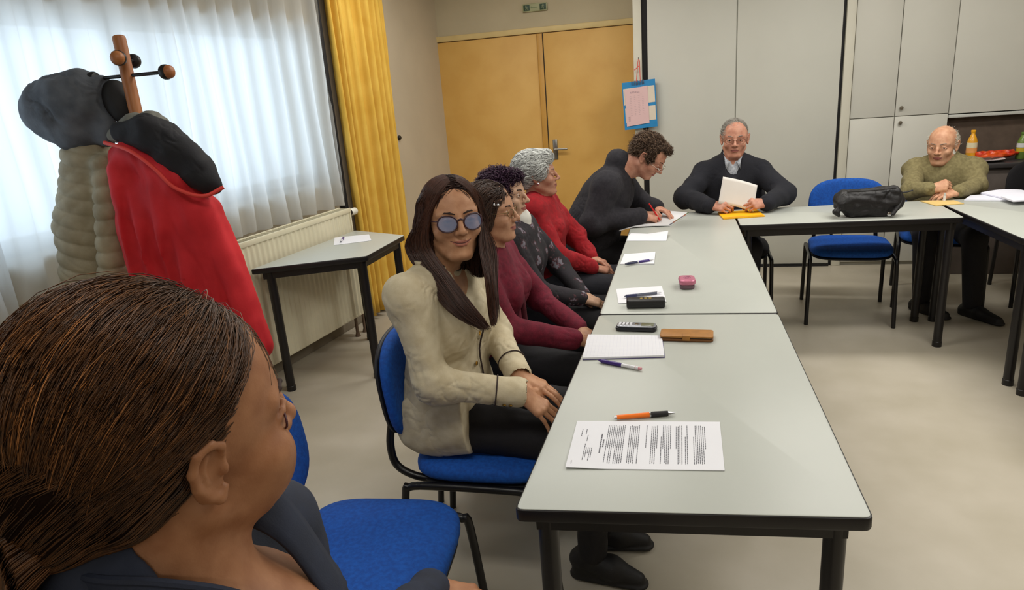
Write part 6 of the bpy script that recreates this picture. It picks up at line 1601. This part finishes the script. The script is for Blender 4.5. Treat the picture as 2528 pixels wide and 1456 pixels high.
S = SDF(); S.path([pxy(285, 335, -.05), pxy(330, 305, -.06), pxy(375, 298, -.06), pxy(405, 300, -.04)], [.026, .034, .030, .018], .02); S.obj('grey_scarf', M_gs, rj, h=.005, disp=folds(7, .003, .04, 6))
settle(rj, (float(pxy(400, 600)[0]), RY-.05, 0))

# ================================================================== CLIPBOARD ON THE PARTITION EDGE
YC = YB-.075
k4 = [aty(x, y, YC) for x, y in ((1535, 205), (1617, 194), (1628, 314), (1543, 321))]
cb = thing('clipboard', 'blue clipboard with a pink sheet hanging by a red cord on the partition edge', 'clipboard', tuple(float(v) for v in k4[0]))
o0 = k4[0]; ax_ = k4[1]-k4[0]; az_ = k4[3]-k4[0]
def cbp(u, v, d): q = ax_*u+az_*v; return (q[0], q[1]-d, q[2])
def slab(u0, v0, u1, v1, d0, d1, name, m_, parent, sk=0.0):
    c = [(u0, v0+sk), (u1, v0), (u1, v1), (u0, v1+sk)]; mb = MB(); mb.add([cbp(*q, d0) for q in c]+[cbp(*q, d1) for q in c], [(0, 1, 2, 3), (7, 6, 5, 4), (0, 4, 5, 1), (1, 5, 6, 2), (2, 6, 7, 3), (3, 7, 4, 0)]); return mb.build(name, m_, parent, smooth=False)
M_cb = mat('clip_blue', (40, 136, 196), .45, .05, 15); M_cs = mat('sheet_cream', (222, 210, 192), .7, .02, 15); M_ps = mat('sheet_pink', (226, 190, 190), .7, .02, 10)
slab(0, 0, 1, 1, 0, .012, 'board', M_cb, cb)
slab(.03, .13, .97, .475, .0125, .0135, 'cream_sheet', M_cs, cb); slab(.05, .545, .97, .845, .0125, .0135, 'cream_sheet', M_cs, cb)
pks = slab(.075, .12, .765, .90, .015, .0175, 'pink_sheet', M_ps, cb, .03)
r_ = random.Random(8); mb = MB()
for v in np.linspace(.21, .23, 2):
    u = .24
    while u < .50:
        L_ = r_.uniform(.02, .05); mb.add([cbp(u, v, .018), cbp(u+L_, v, .018), cbp(u+L_, v+.012, .018), cbp(u, v+.012, .018)], [(0, 3, 2, 1)]); u += L_+.012
for v in np.linspace(.73, .81, 5): mb.add([cbp(.14, v, .018), cbp(.20, v, .018), cbp(.20, v+.008, .018), cbp(.14, v+.008, .018)], [(0, 3, 2, 1)])
for c in range(4):
    for v in np.linspace(.30, .70, 12): mb.add([cbp(.22+.12*c, v, .018), cbp(.22+.12*c+r_.uniform(.03, .08), v, .018), cbp(.22+.12*c+.04, v+.004, .018), cbp(.22+.12*c, v+.004, .018)], [(0, 3, 2, 1)])
mb.build('handwriting', mat('ink_mauve', (168, 140, 148), .7, .05, 30), pks, smooth=False)
mb = MB()
for q in range(9): mb.tube([cbp(.30+.045*q, .085, .012), cbp(.30+.045*q, .035, .022), cbp(.30+.045*q, -.01, .014), cbp(.30+.045*q, .0, -.004)], .0022, 6)
mb.build('spiral_clip', M_steel, cb)
hk = aty(1576, 146, YC)-o0; M_cord = mat('cord_red', (226, 92, 78), .6, .06, 30)
mb = MB(); mb.tube([cbp(.44, .02, .014), tuple(hk+np.array([-.004, 0, -.02])), tuple(hk), tuple(hk+np.array([.008, 0, -.012])), cbp(.56, .02, .014)], .0028, 8)
mb.tube([tuple(hk+np.array([.002, -.004, -.05])), tuple(hk+np.array([-.020, -.004, -.070])), tuple(hk+np.array([-.034, -.004, -.078]))], .0035, 6); mb.build('hanging_cord', M_cord, cb)
MB().tube([tuple(hk+np.array([0, .012, .004])), tuple(hk+np.array([0, -.006, .004])), tuple(hk+np.array([0, -.008, .012]))], .003, 8).build('hook', M_chrome, cb)

# ================================================================== BLACK BAG ON THE HEAD TABLE
M_bag = mat('bag_leather', (20, 17, 20), .55, .12, 18, .15, 160)
S = SDF(); yb = 4.045
bl, br = aty(2080, 520, yb), aty(2208, 545, yb); z0 = T
cx = float((aty(2142, 520, yb)[0])); 
S.cone((cx-.070, yb, T+.050), (cx+.090, yb, T+.045), .055, .052, .02, flat=(np.array([0, 1.0, 0]), 1.1))
S.cone((cx-.128, yb+.01, T+.115), (cx+.122, yb+.0, T+.130), .034, .034, .035, flat=(np.array([0, 1.0, 0]), .8)); S.cone((cx-.125, yb, T+.08), (cx+.125, yb, T+.08), .052, .052, .03)
S.cone((cx-.125, yb-.035, T+.085), (cx-.170, yb-.05, T+.040), .022, .016, .02); S.cone((cx-.170, yb-.05, T+.040), (cx-.155, yb-.05, T+.022), .017, .013, .01)
S.cone((cx+.125, yb, T+.135), (cx+.135, yb-.02, T+.065), .018, .024, .02)
S.half((0, 0, T+.0012), (0, 0, -1), .003)
bag = tag(S.obj('shoulder_bag', M_bag, None, h=.0045, disp=cloth(131, .003, .07, .005, .06, (1, 1, 1.5))), 'slumped black leather bag on the head table in front of the empty chair', 'bag')
mb = MB(); mb.tube([(cx-.12, yb-.048, T+.148), (cx-.04, yb-.055, T+.150), (cx+.05, yb-.055, T+.155), (cx+.12, yb-.045, T+.160)], .0045, 8); mb.build('zip', M_black, bag)
mb = MB(); mb.tube(smoothpath([(cx+.13, yb-.03, T+.12), (cx+.148, yb-.035, T+.09), (cx+.135, yb-.05, T+.06), (cx+.105, yb-.066, T+.02)], 5), .006, 8, flat=2.0); mb.tube(smoothpath([(cx+.12, yb+.0, T+.135), (cx+.17, yb, T+.125), (cx+.215, yb, T+.135)], 4), .004, 8); mb.build('strap', M_bag, bag)
MB().lathe([(.001, 0), (.010, .001), (.011, .003), (.001, .006)], 14, Matrix.Translation((cx+.092, yb-.062, T+.022)) @ Matrix.Rotation(PI/2, 4, 'X')).build('clasp', M_chrome, bag)
settle(bag, (cx, yb, T))

# ================================================================== BOTTLES AND SNACKS ON THE SERVING COUNTER
yk = YB-.17
def bottle(px0, px1, ytop, ybot, label, m_liq, m_lab, m_lab2, capm):
    b = aty((px0+px1)/2, ybot, yk); x = float(b[0]); z0 = float(zc)+.001; h = float(aty((px0+px1)/2, ytop, yk)[2])-z0; r = float(aty(px1, 380, yk)[0]-aty(px0, 380, yk)[0])/2
    t = thing('drink_bottle', label, 'bottle', (x, yk, z0))
    MB().lathe([(r*.85, 0), (r, .006), (r, h*.55), (r*.96, h*.62), (r*.80, h*.72), (r*.52, h*.82), (r*.36, h*.87), (r*.36, h*.93)], 24).build('body', m_liq, t)
    MB().lathe([(r*1.02, h*.28), (r*1.02, h*.43)], 24).build('label', m_lab2, t); MB().lathe([(r*1.02, h*.44), (r*1.0, h*.60)], 24).build('label', m_lab, t)
    MB().lathe([(r*.44, h*.92), (r*.46, h*.93), (r*.46, h*.99), (r*.40, h)], 18).build('cap', capm, t); return t
M_or = mat('juice_orange', (236, 168, 40), .2, .05, 20); M_lab = mat('label_pale', (226, 214, 180), .5, .04, 30); M_labo = mat('label_apricot', (232, 160, 92), .5, .04, 30); M_gr = mat('juice_green', (112, 140, 62), .2, .06, 20); M_lw = mat('label_white', (216, 220, 220), .5, .03, 30); M_yg = mat('label_yellow', (200, 176, 48), .5, .05, 30)
bottle(2383, 2409, 321, 388, 'orange juice bottle with pale label on the serving counter', M_or, M_lab, M_labo, mat('cap_orange', (240, 170, 30), .4, .04, 30))
bottle(2506, 2532, 326, 390, 'green drink bottle with white and yellow label on the serving counter', M_gr, M_lw, M_yg, mat('cap_green', (96, 130, 60), .4, .04, 30))
px_ = aty(2438, 387, YB-.22); pl = thing('plate', 'white plate under the orange snack bag on the serving counter', 'plate', (float(px_[0]), YB-.22, float(zc)))
MB().lathe([(.050, .001), (.055, .003), (.085, .014), (.105, .018), (.106, .020), (.084, .017), (.05, .006), (.001, .005)], 32).build('dish', mat('plate_white', (236, 236, 236), .3, .02, 20), pl)
S = SDF(); a, b = aty(2420, 376, YB-.20), aty(2492, 373, YB-.20); a[2] = b[2] = float(zc)+.048
S.cone(a, b, .030, .032, .02, flat=(np.array([0, 0, 1.0]), 1.3)); S.cone(b, b+[.05, 0, -.006], .022, .010, .02)
sb = tag(S.obj('snack_bag', mat('snack_foil', (232, 92, 24), .3, .12, 22, .2, 80, rgb2=(196, 40, 24)), None, h=.004, disp=folds(9, .004, .035, 8)), 'shiny orange snack bag on the white plate between the two bottles', 'snack bag'); settle(sb, (float(a[0]), YB-.2, float(zc)+.02))
